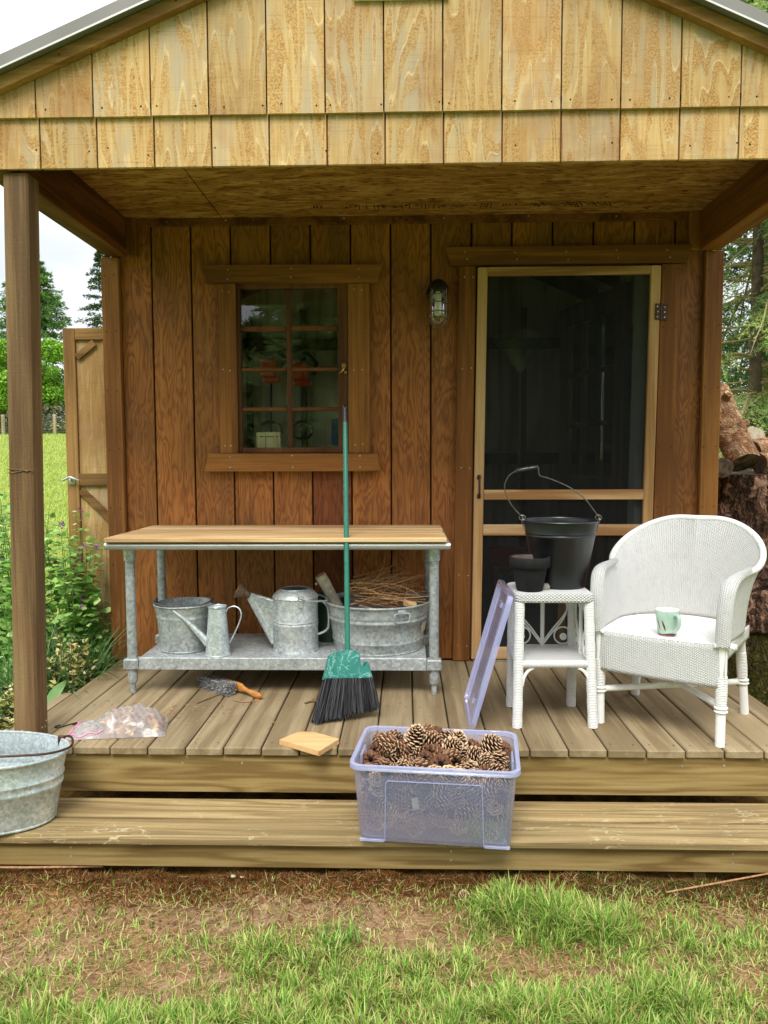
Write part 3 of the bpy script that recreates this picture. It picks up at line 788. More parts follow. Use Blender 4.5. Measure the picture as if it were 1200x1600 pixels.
MB().box(-1.405, 1.478, 1.222, 1.2415, 2.225, 2.272, .003).build('ledger_trim', 'beamY', shed)
# --- beams and posts
for sx, xa, xb in ((-1, -1.502, -1.405), (1, 1.463, 1.556)):
    xi = xb if sx < 0 else xa; xo = xa if sx < 0 else xb
    MB().box(xa, xb, .05, 1.30, 2.108, 2.275, .003).build('beam', 'beamY', shed)
    MB().box(xa-.004, xb+.004, .05, 1.21, 2.070, 2.1075, .003).build('beam_cap', 'beamY', shed)
    MB().box(xi, xi-sx*.052, 1.203, 1.2412, 2.075, 2.262, .003).build('corner_block', 'trimZ', shed)
MB().box(-1.40, 1.46, .07, .15, 2.14, 2.2615).build('header_beam', 'beamY', shed)
def post(x0, lean):
    w = .0905; n = 14; m = MB(); ch = .007
    sec = [(ch, 0), (w-ch, 0), (w, ch), (w, w-ch), (w-ch, w), (ch, w), (0, w-ch), (0, ch)]
    vs = []; fs = []
    for i in range(n+1):
        z = 2.07*i/n
        for a, b in sec: vs.append((x0+a+lean*i/n, .062+b, z+(.0005 if i == 0 else 0)))
    for i in range(n):
        for k in range(8): fs.append((i*8+k, i*8+(k+1) % 8, (i+1)*8+(k+1) % 8, (i+1)*8+k))
    fs.append(tuple(range(7, -1, -1))); fs.append(tuple(n*8+k for k in range(8)))
    o = m.add(vs, fs).build('porch_post', 'post', shed)
    return o
pp = post(-1.471, .037); post(1.452, -.01)
# torn splinter line across the left post and nails at its foot
m = MB(); zc = 1.012
pts = [(-1.4535+.0905*i/9, .0605-R.uniform(0, .003), zc+R.uniform(-.006, .006)) for i in range(10)]
m.tube(pts, [R.uniform(.0012, .0034) for _ in pts], 6)
pts = [(-1.4535+.0905*i/9, .0605, zc-.012+R.uniform(-.004, .004)+.010*(i/9)) for i in range(10)]
m.tube(pts, [R.uniform(.001, .0026) for _ in pts], 6)
m.build('splinter', 'twig', pp, smooth=True)
m = MB()
for x, z in ((-1.455, .022), (-1.438, .034), (-1.418, .026), (-1.395, .028)): m.sphere((x, .062, z), .0042, 8, 6, (1, .4, 1))
for y, z in ((.10, .035), (.125, .03), (.135, .05)): m.sphere((-1.3795, y, z), .0036, 8, 6, (.4, 1, 1))
tag(m.build('post_nail', 'nail', pp), kind='stuff')
# --- corner trims
MB().box(-1.537, -1.447, 1.207, 1.2425, .002, 2.069, .003).build('corner_trim', 'trimZ', shed)
MB().box(1.492, 1.582, 1.207, 1.2425, .002, 2.069, .003).build('corner_trim', 'trimZ', shed)

# --- gable
def rk(x): return 2.323+.412*(x+1.41) if x < .063 else 2.41-.445*(x-1.232)
m = MB()
pl = [(-1.545, 2.085), (1.585, 2.085), (1.585, rk(1.585)+.01), (.063, rk(.063)+.01), (-1.545, rk(-1.545)+.01)]
m.prism(pl, (0, .0595, 0), (1, 0, 0), (0, 0, 1), (0, .01, 0)); m.build('gable_backing', 'wall', shed)
for k in range(-2, 15):
    a = max(-1.545, -1.2857+k*.2032); b = min(1.585, -1.2857+(k+1)*.2032)
    if b-a < .02: continue
    a += .0028; b -= .0028
    MB().box(a, b, .044+R.uniform(-.001, .001), .058, 2.0762+R.uniform(-.0006, .0006), 2.262, .0015).build('gable_board', 'gable', shed)
    a -= .004; b -= .004
    q = [(a, 2.246+R.uniform(-.0008, .0008)), (b, 2.246+R.uniform(-.0008, .0008)), (b, rk(b))]
    if a < .063 < b: q.append((.063, rk(.063)))
    q.append((a, rk(a)))
    MB().prism(q, (0, .029+R.uniform(-.001, .001), 0), (1, 0, 0), (0, 0, 1), (0, .0135, 0)).build('gable_board', 'gable', shed)
def rake(xa, xb, y0, y1, lo, hi, name, mat, par=None):
    q = [(xa, rk(xa)+lo), (xb, rk(xb)+lo), (xb, rk(xb)+hi), (xa, rk(xa)+hi)]
    return MB().prism(q, (0, y0, 0), (1, 0, 0), (0, 0, 1), (0, y1-y0, 0)).build(name, mat, par or shed)
for xa, xb in ((-1.66, .0625), (.0635, 1.70)):
    xa2, xb2 = (xa, .0629) if xa < 0 else (.0631, xb)
    rake(xa2, xb2, -.006, .028, 0, .043, 'rake_board', 'rake')
    rp = rake(xa2, xb2, -.034, 4.1, .047, .0485+.038, 'roof_panel', 'roof')
    rake(xa2, xb2, -.0405, -.0345, .043, .0485+.040, 'roof_edge', 'roof', rp)
    rake(xa2, xb2, -.0435, -.0408, .040, .0465, 'roof_hem', 'roof_lip', rp)
    m = MB()
    for k in range(14):
        y = .12+.3*k
        q = [(xa2, rk(xa2)+.0865), (xb2, rk(xb2)+.0865), (xb2, rk(xb2)+.105), (xa2, rk(xa2)+.105)]
        m.prism(q, (0, y, 0), (1, 0, 0), (0, 0, 1), (0, .02, 0))
    m.build('roof_rib', 'roof', rp)
m = MB()
for y in (1.5, 2.1, 2.7, 3.3):
    for xa2, xb2 in ((-1.44, .06), (.066, 1.48)):
        q = [(xa2, rk(xa2)-.09), (xb2, rk(xb2)-.09), (xb2, rk(xb2)+.046), (xa2, rk(xa2)+.046)]
        m.prism(q, (0, y, 0), (1, 0, 0), (0, 0, 1), (0, .04, 0))
m.build('rafter', 'darkwood', shed)
vt = MB().box(-.172, .152, .012, .0285, 2.613, 2.622, .002).build('gable_vent', 'white_metal', shed)
m = MB().box(-.172, -.16, .012, .0285, 2.6225, 2.85).box(.14, .152, .012, .0285, 2.6225, 2.85).box(-.159, .139, .012, .0285, 2.838, 2.85)
for k in range(9): m.obox((-.01, .021, 2.637+k*.023), (.149, 0, 0), (0, .010, .006), (0, -.001, .0016))
m.build('louvre', 'white_metal', vt)

# --- window (part) with sub-parts
def trap(x0, z0, x1, z1, x2, z2, x3, z3, y0, y1, name, mat, par):
    return MB().prism([(x0, z0), (x1, z1), (x2, z2), (x3, z3)], (0, y0, 0), (1, 0, 0), (0, 0, 1), (0, y1-y0, 0)).build(name, mat, par)
win = MB().box(-.853, -.836, 1.222, 1.262, 1.08, 1.934, .002).box(-.339, -.288, 1.222, 1.262, 1.08, 1.934, .002) \
    .box(-.8355, -.3395, 1.222, 1.262, 1.911, 1.934, .002).box(-.8355, -.3395, 1.222, 1.262, 1.08, 1.107, .002).build('window', 'sash', shed)
trap(-1.0, 1.936, -.135, 1.929, -.112, 2.016, -1.018, 2.024, 1.198, 1.2405, 'head_trim', 'trimX', win)
trap(-1.025, .987, -.123, .985, -.139, 1.0745, -1.001, 1.0775, 1.186, 1.2405, 'sill', 'trimX', win)
MB().box(-.945, -.8535, 1.207, 1.2405, 1.0785, 1.9335, .002).build('side_trim', 'trimZ', win)
MB().box(-.2865, -.177, 1.207, 1.2405, 1.0765, 1.9275, .002).build('side_trim', 'trimZ', win)
MB().box(-.601, -.577, 1.226, 1.256, 1.1075, 1.9105, .004).build('muntin', 'sash', win)
zr = [1.909, 1.726, 1.697, 1.516, 1.494, 1.315, 1.292, 1.108]
for i in (1, 3, 5):
    for xa, xb in ((-.8355, -.6015), (-.5765, -.3395)):
        MB().box(xa, xb, 1.227, 1.256, zr[i+1]+.002, zr[i]-.002, .004).build('muntin', 'sash', win)
for i in range(4):
    for xa, xb in ((-.8355, -.6045), (-.5735, -.3395)):
        c = Vector(((xa+xb)/2, 1.2435, (zr[2*i]+zr[2*i+1])/2))
        me = MB().box(-(xb-xa)/2-.003, (xb-xa)/2+.003, -.0015, .0015, -(zr[2*i]-zr[2*i+1])/2-.006, (zr[2*i]-zr[2*i+1])/2+.006).mesh('pane', 'pane')
        o = place('pane', me, c, win); o.rotation_euler = (R.uniform(-.006, .006), 0, R.uniform(-.006, .006))
MB().box(-.86, -.28, 1.262, 1.36, 1.06, 1.079).build('inner_sill', 'darkwood', win)
m = MB().box(-.318, -.296, 1.214, 1.2215, 1.505, 1.532, .002)
m.tube([(-.305, 1.214, 1.512), (-.312, 1.206, 1.498), (-.322, 1.204, 1.486), (-.333, 1.204, 1.480)], [.006, .007, .005, .004], 8)
m.sphere((-.300, 1.212, 1.486), .009, 8, 6); m.build('latch', 'brass', win, smooth=True)

# --- screen door (part) with sub-parts; slightly out of plumb like the photograph
def lean(mb, k=.013, z0=1.0):
    mb.v = [(v[0]+k*(v[2]-z0), v[1], v[2]) for v in mb.v]; return mb
dcl = lean(MB().box(.2585, .3455, 1.207, 1.2405, .002, 2.0075, .003)).build('door_trim', 'trimZ', shed)
lean(MB().box(1.2635, 1.357, 1.207, 1.2405, .002, 2.0075, .003)).build('door_trim', 'trimZ', shed)
trap(.231, 2.009, 1.398, 2.011, 1.418, 2.098, .205, 2.096, 1.195, 1.2405, 'door_head_trim', 'trimX', shed)
for xa, xb in ((.345, .362), (1.176, 1.262)):
    lean(MB().box(xa, xb, 1.2435, 1.36, .01, 2.0)).build('door_jamb', 'jamb_white' if xa > 1 else 'darkwood', shed)
MB().box(.35, 1.26, 1.2, 1.36, .002, .011).build('threshold', 'steel', shed)
door = lean(MB().box(.353, .401, 1.190, 1.222, .014, 1.997, .003)).build('screen_door', 'doorZ', shed)
lean(MB().box(1.207, 1.256, 1.190, 1.222, .014, 1.9975, .003)).build('stile', 'doorZ', door)
for z0, z1, y in ((1.955, 1.997, .0), (.837, .888, -.001), (.654, .711, -.001), (.016, .077, -.001)):
    lean(MB().box(.4015, 1.2065, 1.191+y, 1.221, z0, z1, .003)).build('rail', 'doorX', door)
for z0, z1 in ((.889, 1.954), (.712, .836), (.078, .653)):
    lean(MB().box(.4015, 1.2065, 1.2065, 1.2075, z0, z1)).build('screen', 'screen', door)
lean(MB().box(.795, .835, 1.2095, 1.221, .078, .653, .002)).build('brace', 'doorZ', door)
m = lean(MB().box(1.232, 1.258, 1.1845, 1.1895, 1.731, 1.81, .001).box(1.272, 1.298, 1.2, 1.2065, 1.731, 1.81, .001))
m.tube([(1.270, 1.190, 1.73), (1.2705, 1.190, 1.811)], .0075, 10)
hg = m.build('hinge', 'bronze', door, smooth=True, angle=30)
m = MB()
for z in (1.745, 1.77, 1.795):
    m.sphere((1.252+.003*(z == 1.77), 1.184, z), .0038, 8, 5, (1, .4, 1)); m.sphere((1.293, 1.1995, z), .0038, 8, 5, (1, .4, 1))
tag(m.build('hinge_screw', 'nail', door), kind='stuff')
m = MB()
for z in (.857, .953): m.box(.366, .384, 1.183, 1.1895, z-.012, z+.012, .002)
m.tube(smoothpts([(.375, 1.184, .857), (.375, 1.162, .868), (.375, 1.158, .905), (.375, 1.162, .942), (.375, 1.184, .953)]), .0055, 8)
m.build('pull_handle', 'bronze', door, smooth=True, angle=50)
# --- inner door standing open behind the screen
hx, hy = 1.165, 1.38; ang = math.radians(103); du = Vector((math.cos(ang), math.sin(ang), 0)); dn = Vector((-du.y, du.x, 0))
def dbox(mb, a, b, z0, z1, th=.02): 
    c = Vector((hx, hy, (z0+z1)/2))+du*((a+b)/2)
    return mb.obox(c, du*((b-a)/2), dn*th, Vector((0, 0, (z1-z0)/2)), .002)
idr = dbox(MB(), 0, .8, .02, .86).build('inner_door', 'darkwood', shed)
m = MB(); dbox(m, 0, .11, .861, 1.96); dbox(m, .69, .8, .861, 1.96); dbox(m, .111, .689, 1.84, 1.96); dbox(m, .111, .689, .861, .94)
for a in (.29, .49): dbox(m, a, a+.025, .941, 1.839, .014)
for z in (1.23, 1.53):
    for a in (.111, .316, .516): dbox(m, a, min(a+.173, .689), z, z+.025, .013)
m.build('glazing_bar', 'darkwood', idr)
for a in (.111, .316, .516):
    for z0, z1 in ((.941, 1.229), (1.256, 1.529), (1.556, 1.839)):
        dbox(MB(), a, a+.173, z0, z1, .002).build('pane', 'pane', idr)

# nails on the trims
m = MB()
def nl(x, z, y): m.sphere((x+R.uniform(-.003, .003), y, z+R.uniform(-.004, .004)), .0034, 7, 5, (1, .5, 1))
for z in (1.895, 1.5, 1.12):
    for x in (-.922, -.888, -.255, -.215): nl(x, z, 1.2068)
for x in (-.89, -.57, -.23):
    for z in (2.0, 1.955): nl(x, z, 1.1978)
    for z in (1.062, 1.005): nl(x, z, 1.1858)
for x in (-1.2, -.9, -.3, .2, .62, 1.05): nl(x, 2.248, 1.2218)
for z in (1.95, 1.5, 1.0, .45, .08):
    for x in (.285, .33): nl(x+.013*(z-1), z, 1.2068)
for x in (.3, .55, .8, 1.05, 1.3): nl(x, 2.07, 1.1948); nl(x+.01, 2.035, 1.1948)
tag(m.build('trim_nail', 'nail', shed), kind='stuff')
m = MB()
for z in (1.98, 1.7, 1.4, 1.1, .8, .5):
    for x in (-1.52, -1.47, 1.505, 1.565): nl(x, z, 1.2068)
    for x in (1.28, 1.34): nl(x+.013*(z-1), z, 1.2068)
for k in range(-2, 15):
    x = -1.2857+k*.2032
    for dx in (.03, .17):
        if R.random() < .75: nl(x+dx+R.uniform(-.02, .02), 2.275, .0285)
        if R.random() < .6: nl(x+dx+R.uniform(-.03, .03), 2.135+R.uniform(-.02, .01), .0435)
    if -1.3 < x < 1.3 and k % 2 == 0: nl(x+.1, rk(x+.1)+.022, -.0065)
tag(m.build('siding_nail', 'darknail', shed), kind='stuff')

# ------------------------------------------------------------------ things inside the shed
def lathe_thing(name, label, cat, prof, c, mat, n=40, **k): ...
rb = thing('plastic_bucket', 'red plastic bucket on the shed floor behind the screen door', 'bucket', (.79, 3.15, -.01))
m = MB().lathe([(0, 0), (.125, 0), (.13, .005), (.143, .30), (.152, .301), (.152, .325), (.147, .327), (.147, .345), (.153, .346), (.153, .37), (.146, .37), (.138, .30), (.124, .01), (0, .01)], (.79, 3.15, -.0095), 36)
m.build('pail', 'red_plastic', rb, smooth=True)
m = MB(); n = 10; vs = []; fs = []
for i in range(n+1):
    a = math.radians(-150+i*9)
    for z, r in ((.09, .1355), (.24, .1422)): vs.append((.79+r*math.cos(a), 3.15+r*math.sin(a), -.01+z))
fs = [(2*i, 2*i+2, 2*i+3, 2*i+1) for i in range(n)]
m.add(vs, fs).build('paper_label', 'label', rb)
rk_ = thing('leaf_rake', 'fan-shaped leaf rake hanging on the back wall inside the shed', 'rake', (.93, 3.6, 1.0))
m = MB()
for i in range(24):
    a = math.radians(-38+76*i/23); p0 = Vector((.93, 3.585, 1.72)); d = Vector((math.sin(a), 0, math.cos(a)))
    m.tube([p0, p0+d*.3, p0+d*.36+Vector((0, -.03, 0))], .003, 5)
m.build('tine', 'steel', rk_)
MB().tube([(.93, 3.585, .6), (.93, 3.585, 1.74)], .012, 8).build('handle', 'doorZ', rk_, smooth=True)
sp = thing('slatted_planter', 'small cream slatted wooden tub on the window sill inside', 'planter', (-.715, 1.325, 1.079))
for i in range(9):
    a = 2*PI*i/9; MB().obox((-.715+.058*math.cos(a), 1.322+.026*math.sin(a), 1.134), (.019*-math.sin(a), .019*math.cos(a), 0), (.004*math.cos(a), .004*math.sin(a), 0), (0, 0, .0545), .001).build('slat', 'cream', sp)
m = MB().tube([(-.715+.063*math.cos(2*PI*i/24), 1.322+.031*math.sin(2*PI*i/24), 1.165) for i in range(24)], .003, 6, closed=True); m.build('hoop', 'wire', sp)
for i, (x, hang) in enumerate(((-1.09, 1.83), (-.84, 1.80))):
    t = thing('string_trimmer', ['string trimmer with orange motor hanging left inside the window', 'string trimmer with orange motor and loop handle hanging right inside the window'][i], 'trimmer', (x, 3.6, 1.0), 'garden tools hanging inside the shed')
    m = MB().box(x-.07, x+.06, 3.46, 3.58, hang-.12, hang+.02, .02).box(x-.05, x+.09, 3.45, 3.56, hang-.17, hang-.125, .015); m.build('motor_housing', 'red_tool', t)
    MB().tube([(x+.1, 3.53, hang-.08+.0), (x+.13, 3.53, hang+.02), (x+.06, 3.53, hang+.09), (x-.02, 3.53, hang+.06)], .018, 8).build('guard', 'black_paint', t, smooth=True)
    MB().tube([(x, 3.56, hang-.15), (x-.01, 3.56, .62)], .014, 8).build('shaft', 'black_paint', t, smooth=True)
    MB().tube([(x+.09*math.cos(2*PI*k/20), 3.53, 1.28+.07*math.sin(2*PI*k/20)) for k in range(20)], .012, 8, closed=True).build('loop_handle', 'black_paint', t, smooth=True)
cr = thing('storage_crate', 'blue plastic crate on a shelf seen through the lower right pane', 'crate', (-.40, 2.9, 1.14))
m = MB()
for a in (-.52, -.26): m.box(a, a+.012, 2.75, 3.05, 1.1405, 1.33)
m.box(-.5078, -.2602, 2.75, 2.762, 1.1405, 1.33).box(-.5078, -.2602, 3.038, 3.05, 1.1405, 1.33).box(-.5078, -.2602, 2.7622, 3.0378, 1.1405, 1.15)
m.build('crate_box', 'blue_plastic', cr)
m = MB().tube(smoothpts([(-.45, 2.85, 1.34), (-.40, 2.88, 1.39), (-.34, 2.9, 1.36), (-.3, 2.9, 1.32)]), .02, 8); m.build('tool_grip', 'red_tool', cr, smooth=True)
sh = thing('storage_shelf', 'plain wooden shelf unit inside the shed under a blue crate', 'shelf', (-.3, 2.9, 0))
MB().box(-.62, .1, 2.7, 3.1, 1.11, 1.14).build('shelf_board', 'palewall', sh)
MB().box(-.62, .1, 2.7, 3.1, .6, .63).build('shelf_board', 'palewall', sh)
for a, b in ((-.62, 2.7), (.07, 2.7), (-.62, 3.07), (.07, 3.07)): MB().box(a, a+.03, b, b+.03, -.0095, 1.1095).build('leg', 'palewall', sh)

# ================================================================== THINGS ON THE PORCH
# --- wall lamp
lp = thing('wall_lamp', 'caged metal jar lamp mounted on the wall between window and door', 'lamp', (.166, 1.165, 1.8))
LX, LY = .166, 1.160
m = MB().lathe([(0, 1.933), (.012, 1.932), (.028, 1.924), (.043, 1.910), (.051, 1.894), (.052, 1.880), (.046, 1.879), (.046, 1.872), (.02, 1.872)], (LX, LY, 0), 28)
m.tube([(LX, LY+.02, 1.900), (LX, 1.243, 1.900)], .016, 12).lathe([(0, 0), (.055, 0), (.052, .012), (0, .014)], (LX, 1.242, 1.885), 24, mat=Matrix.Rotation(PI/2, 3, 'X'))
m.build('cap', 'black_iron', lp, smooth=True)
MB().lathe([(.040, 1.872), (.042, 1.85), (.042, 1.77), (.040, 1.748), (.033, 1.728), (.02, 1.714), (0, 1.709)], (LX, LY, 0), 28).build('glass_jar', 'lamp_glass', lp, smooth=True)
m = MB().lathe([(.012, 1.872), (.017, 1.86), (.019, 1.77), (.017, 1.758), (0, 1.752)], (LX, LY, 0), 20); m.build('bulb', 'mug_in', lp, smooth=True)
m = MB()
for z in (1.852, 1.815, 1.772, 1.738): 
    r = .050 if z > 1.75 else .047
    m.tube([(LX+r*math.cos(2*PI*k/28), LY+r*math.sin(2*PI*k/28), z) for k in range(28)], .0026, 6, closed=True)
for k in range(4):
    a = PI/4*2*k+.9
    pr = [(.050, 1.88), (.0505, 1.80), (.050, 1.75), (.045, 1.726), (.032, 1.706), (.014, 1.697), (0, 1.6955)]
    m.tube([(LX+r*math.cos(a), LY+r*math.sin(a), z) for r, z in pr], .0027, 6)
m.build('cage', 'wire', lp, smooth=True)

# --- potting bench
bt = thing('potting_bench', 'galvanised steel work table topped with fresh pine planks', 'table', (-.55, .87, 0))
for i, (y0, y1, xa, xb) in enumerate(((.536, .744, -1.296, .178), (.748, .955, -1.292, .176), (.959, 1.166, -1.288, .180))):
    MB().box(xa, xb, y0, y1, .6925, .712+R.uniform(-.001, .001), .003).build('plank', 'planktop', bt)
m = MB().box(-1.296, .192, .566, 1.16, .672, .691, .003); m.tube([(-1.302, .566, .674), (.194, .566, .674)], .0165, 14)
m.build('steel_top', 'steel', bt, smooth=True, angle=35)
for x, y in ((-1.224, .645), (.128, .645), (-1.236, 1.122), (.118, 1.122)):
    lg = MB().tube([(x, y, .0955), (x, y, .655)], .0212, 20).build('leg', 'galv_dull', bt, smooth=True)
    MB().lathe([(.0215, .6), (.0258, .602), (.0258, .66), (.03, .672), (0, .672)], (x, y, 0), 20).build('collar', 'galv', lg, smooth=True)
    MB().lathe([(0, .0005), (.012, .001), (.0125, .045), (.019, .05), (.0225, .07), (.0225, .0955), (.0, .0955)], (x, y, 0), 18).build('foot', 'galv_dull', lg, smooth=True)
    MB().box(x-.033, x+.033, y-.03, y+.03, .112, .162, .006).build('bracket', 'galv_dull', lg)
m = MB().box(-1.19, .094, .632, 1.11, .158, .165, .002).box(-1.19, .094, .628, .6318, .112, .1645, .001).box(-1.19, .094, 1.111, 1.115, .112, .1645, .001)
m.build('shelf', 'galv', bt)

SZ = .1652
def shell(mb, prof, c, n=48, sx=1., sy=1., th=.003):
    """lathe with an inside"""
    inner = [(max(r-th, 0), z+(th if i == 0 else 0)) for i, (r, z) in enumerate(prof)]
    return mb.lathe(prof+inner[::-1], c, n, sx, sy)
def ring(mb, c, r, z, t, n=48, sx=1., sy=1.):
    return mb.tube([(c[0]+r*sx*math.cos(2*PI*k/n), c[1]+r*sy*math.sin(2*PI*k/n), c[2]+z) for k in range(n)], t, 6, closed=True)

gb = thing('galvanised_bucket', 'galvanised bucket at the left end of the bench shelf', 'bucket', (-1.03, .80, SZ))
c = (-1.03, .80, SZ)
m = shell(MB(), [(0, 0), (.104, 0), (.106, .004), (.112, .04), (.124, .155), (.1255, .156), (.126, .165), (.1255, .166), (.1275, .178), (.136, .215)], c)
ring(m, c, .1365, .216, .0035); ring(m, c, .1075, .006, .003)
m.build('pail', 'galv_dull', gb, smooth=True)
m = MB()
for s in (-1, 1): m.box(c[0]+s*.132-.004, c[0]+s*.132+.004, c[1]-.014, c[1]+.014, SZ+.195, SZ+.24, .001)
m.tube(smoothpts([(c[0]-.137, c[1], SZ+.232), (c[0]-.12, c[1]-.045, SZ+.222), (c[0], c[1]-.125, SZ+.218), (c[0]+.1, c[1]-.085, SZ+.222), (c[0]+.137, c[1], SZ+.232)]), .003, 6)
m.build('bail_handle', 'wire', gb, smooth=True)

sc = thing('watering_can', 'small tapered long-spout watering can with an arched handle', 'watering can', (-.848, .69, SZ))
c = (-.848, .69, SZ)
m = shell(MB(), [(0, 0), (.058, 0), (.0585, .006), (.056, .008), (.0395, .212), (.041, .214), (.041, .221)], c, 36, th=.002)
ring(m, c, .0585, .004, .002, 36); ring(m, c, .041, .222, .002, 36)
m.build('can_body', 'galv_new', sc, smooth=True)
MB().tube([(c[0]-.045, c[1], SZ+.05), (c[0]-.075, c[1]-.004, SZ+.09), (c[0]-.12, c[1]-.01, SZ+.14), (c[0]-.195, c[1]-.02, SZ+.205)], [.019, .0165, .011, .0055], 12).build('spout', 'galv_new', sc, smooth=True)
MB().tube(smoothpts([(c[0]+.04, c[1], SZ+.195), (c[0]+.05, c[1], SZ+.213), (c[0]+.078, c[1], SZ+.222), (c[0]+.102, c[1], SZ+.208), (c[0]+.108, c[1], SZ+.178), (c[0]+.092, c[1], SZ+.13), (c[0]+.055, c[1], SZ+.055)]), .0055, 8, flat=.6).build('handle', 'galv_new', sc, smooth=True)

bc = thing('watering_can', 'large galvanised watering can with a rusty sprinkler rose', 'watering can', (-.508, .79, SZ))
c = (-.508, .79, SZ)
m = shell(MB(), [(0, 0), (.106, 0), (.107, .008), (.104, .010), (.1035, .118), (.106, .124), (.106, .128), (.1035, .134), (.106, .140), (.1035, .146), (.1035, .244), (.107, .248), (.106, .252), (.099, .262), (.082, .279), (.066, .284), (.064, .286)], c, 44)
m.tube([(c[0]+.066*math.cos(2*PI*k/32), c[1]+.066*math.sin(2*PI*k/32), SZ+.285) for k in range(32)], .003, 6, closed=True)
m.build('can_body', 'galv', bc, smooth=True)
m = MB(); A = [(-.095, .222), (-.098, .03)]; B = [(-.205, .262), (-.215, .240)]
hw = (.032, .014)
vs = []
for (pts, w) in ((A, .034), (B, .011)):
    for x, z in pts:
        for s in (-1, 1): vs.append((c[0]+x, c[1]+s*w-.004, SZ+z))
m.add(vs, [(0, 4, 6, 2), (1, 3, 7, 5), (0, 1, 5, 4), (2, 6, 7, 3)])
m.tube([(c[0]-.098, c[1]-.004, SZ+.034), (c[0]-.214, c[1]-.004, SZ+.243)], [.019, .0125], 12)
m.tube([(c[0]-.09, c[1]-.004, SZ+.222), (c[0]-.214, c[1]-.004, SZ+.258)], [.012, .012], 12)
m.tube([(c[0]-.095, c[1]-.034, SZ+.20), (c[0]-.19, c[1]-.018, SZ+.235), (c[0]-.10, c[1]-.036, SZ+.07), (c[0]-.095, c[1]-.034, SZ+.20)], .003, 6)
m.build('spout', 'galv', bc, smooth=True, angle=50)
mt = Euler((0, math.radians(-62), 0)).to_matrix()
MB().lathe([(0, .05), (.04, .046), (.043, .040), (.041, .034), (.016, .004), (.0135, -.02)], (c[0]-.225, c[1]-.006, SZ+.262), 28, mat=mt).build('sprinkler_rose', 'rust', bc, smooth=True)
m = MB().tube(smoothpts([(c[0]+.102, c[1]+.01, SZ+.225), (c[0]+.128, c[1]+.01, SZ+.222), (c[0]+.15, c[1]+.01, SZ+.19), (c[0]+.152, c[1]+.01, SZ+.11), (c[0]+.135, c[1]+.01, SZ+.085), (c[0]+.102, c[1]+.01, SZ+.07)]), .011, 10, flat=.5)
m.build('back_handle', 'galv', bc, smooth=True)
m = MB().box(c[0]+.028, c[0]+.05, c[1]-.108, c[1]-.100, SZ+.215, SZ+.262, .001)
m.tube([(c[0]+.039+.012*math.cos(2*PI*k/14), c[1]-.108, SZ+.26+.012*math.sin(2*PI*k/14)) for k in range(14)], .003, 6, closed=True)
m.tube(smoothpts([(c[0]+.039, c[1]-.109, SZ+.26), (c[0]+.075, c[1]-.1, SZ+.245), (c[0]+.12, c[1]-.06, SZ+.238), (c[0]+.15, c[1]-.01, SZ+.232), (c[0]+.12, c[1]+.06, SZ+.24), (c[0]+.03, c[1]+.106, SZ+.255)]), .004, 6)
m.build('bail_handle', 'galv_dull', bc, smooth=True)

gp = thing('pail', 'dark green metal pail behind the large watering can', 'bucket', (-.385, 1.0, SZ))
c = (-.372, 1.0, SZ); m = shell(MB(), [(0, 0), (.075, 0), (.1, .215)], c, 36); ring(m, c, .1, .216, .004, 36); m.build('pail_body', 'green_pail', gp, smooth=True)

def washtub(name, label, c, prof, sx, sy, mat, ha, hmat):
    t = thing(name, label, 'wash tub', c)
    m = shell(MB(), prof, c, 72, sx, sy, .003); rr, zz = prof[-1]
    ring(m, c, rr+.001, zz, .0052, 72, sx, sy); ring(m, c, prof[1][0]+.001, .006, .004, 72, sx, sy)
    m.build('tub_body', mat, t, smooth=True, angle=60); return t
wt = washtub('wash_tub', 'round galvanised wash tub on the bench shelf holding vines and a log', (-.128, .862, SZ),
    [(0, 0), (.204, 0), (.206, .004), (.2125, .045), (.216, .049), (.2155, .054), (.213, .058), (.2275, .140), (.2335, .146), (.2335, .152), (.230, .158), (.2305, .164), (.234, .170), (.232, .176), (.246, .222)], 1, 1, 'galv_dull', 0, 'wire')
m = MB(); a0 = math.radians(-62); cx, cy = -.128, .862
def tp(a, z, r): return (cx+r*math.cos(a), cy+r*math.sin(a), SZ+z)
m.tube(smoothpts([tp(a0-.13, .196, .246), tp(a0-.15, .178, .249), tp(a0-.12, .158, .248), tp(a0+.12, .158, .248), tp(a0+.15, .178, .249), tp(a0+.13, .196, .246)], 4, True), .0042, 8, closed=True)
m.obox(tp(a0, .202, .243), (-.02*math.sin(a0), .02*math.cos(a0), 0), (.004*math.cos(a0), .004*math.sin(a0), 0), (0, 0, .014), .002)
m.build('drop_handle', 'galv_dull', wt, smooth=True, angle=50)
m = MB(); vs = []; n = 6
for i in range(n+1):
    a = math.radians(-28+i*3.4)
    for z, r in ((.085, .2215), (.135, .2305)): vs.append(tp(a, z, r))
m.add(vs, [(2*i, 2*i+2, 2*i+3, 2*i+1) for i in range(n)]).build('sticker_remnant', 'label', wt)

lg = thing('birch_log', 'pale stripped log leaning up out of the wash tub', 'log', (-.36, .85, .3))
pts = [Vector((-.399, .862, .500)).lerp(Vector((-.245, .93, .20)), i/9)+Vector((R.uniform(-.002, .002), 0, R.uniform(-.002, .002))) for i in range(10)]
m = MB().tube(pts, [.0265, .0275, .026, .027, .028, .026, .027, .0265, .0275, .027], 16); m.sphere((-.347, .835, .43), .009, 8, 6); m.sphere((-.418, .852, .462), .006, 8, 6)
m.build('bark', 'bark_birch', lg, smooth=True)
MB().lathe([(0, .0012), (.024, .001)], pts[0], 18, mat=(pts[0]-pts[1]).to_track_quat('Z', 'Y').to_matrix()).build('cut_end', 'offcut', lg)

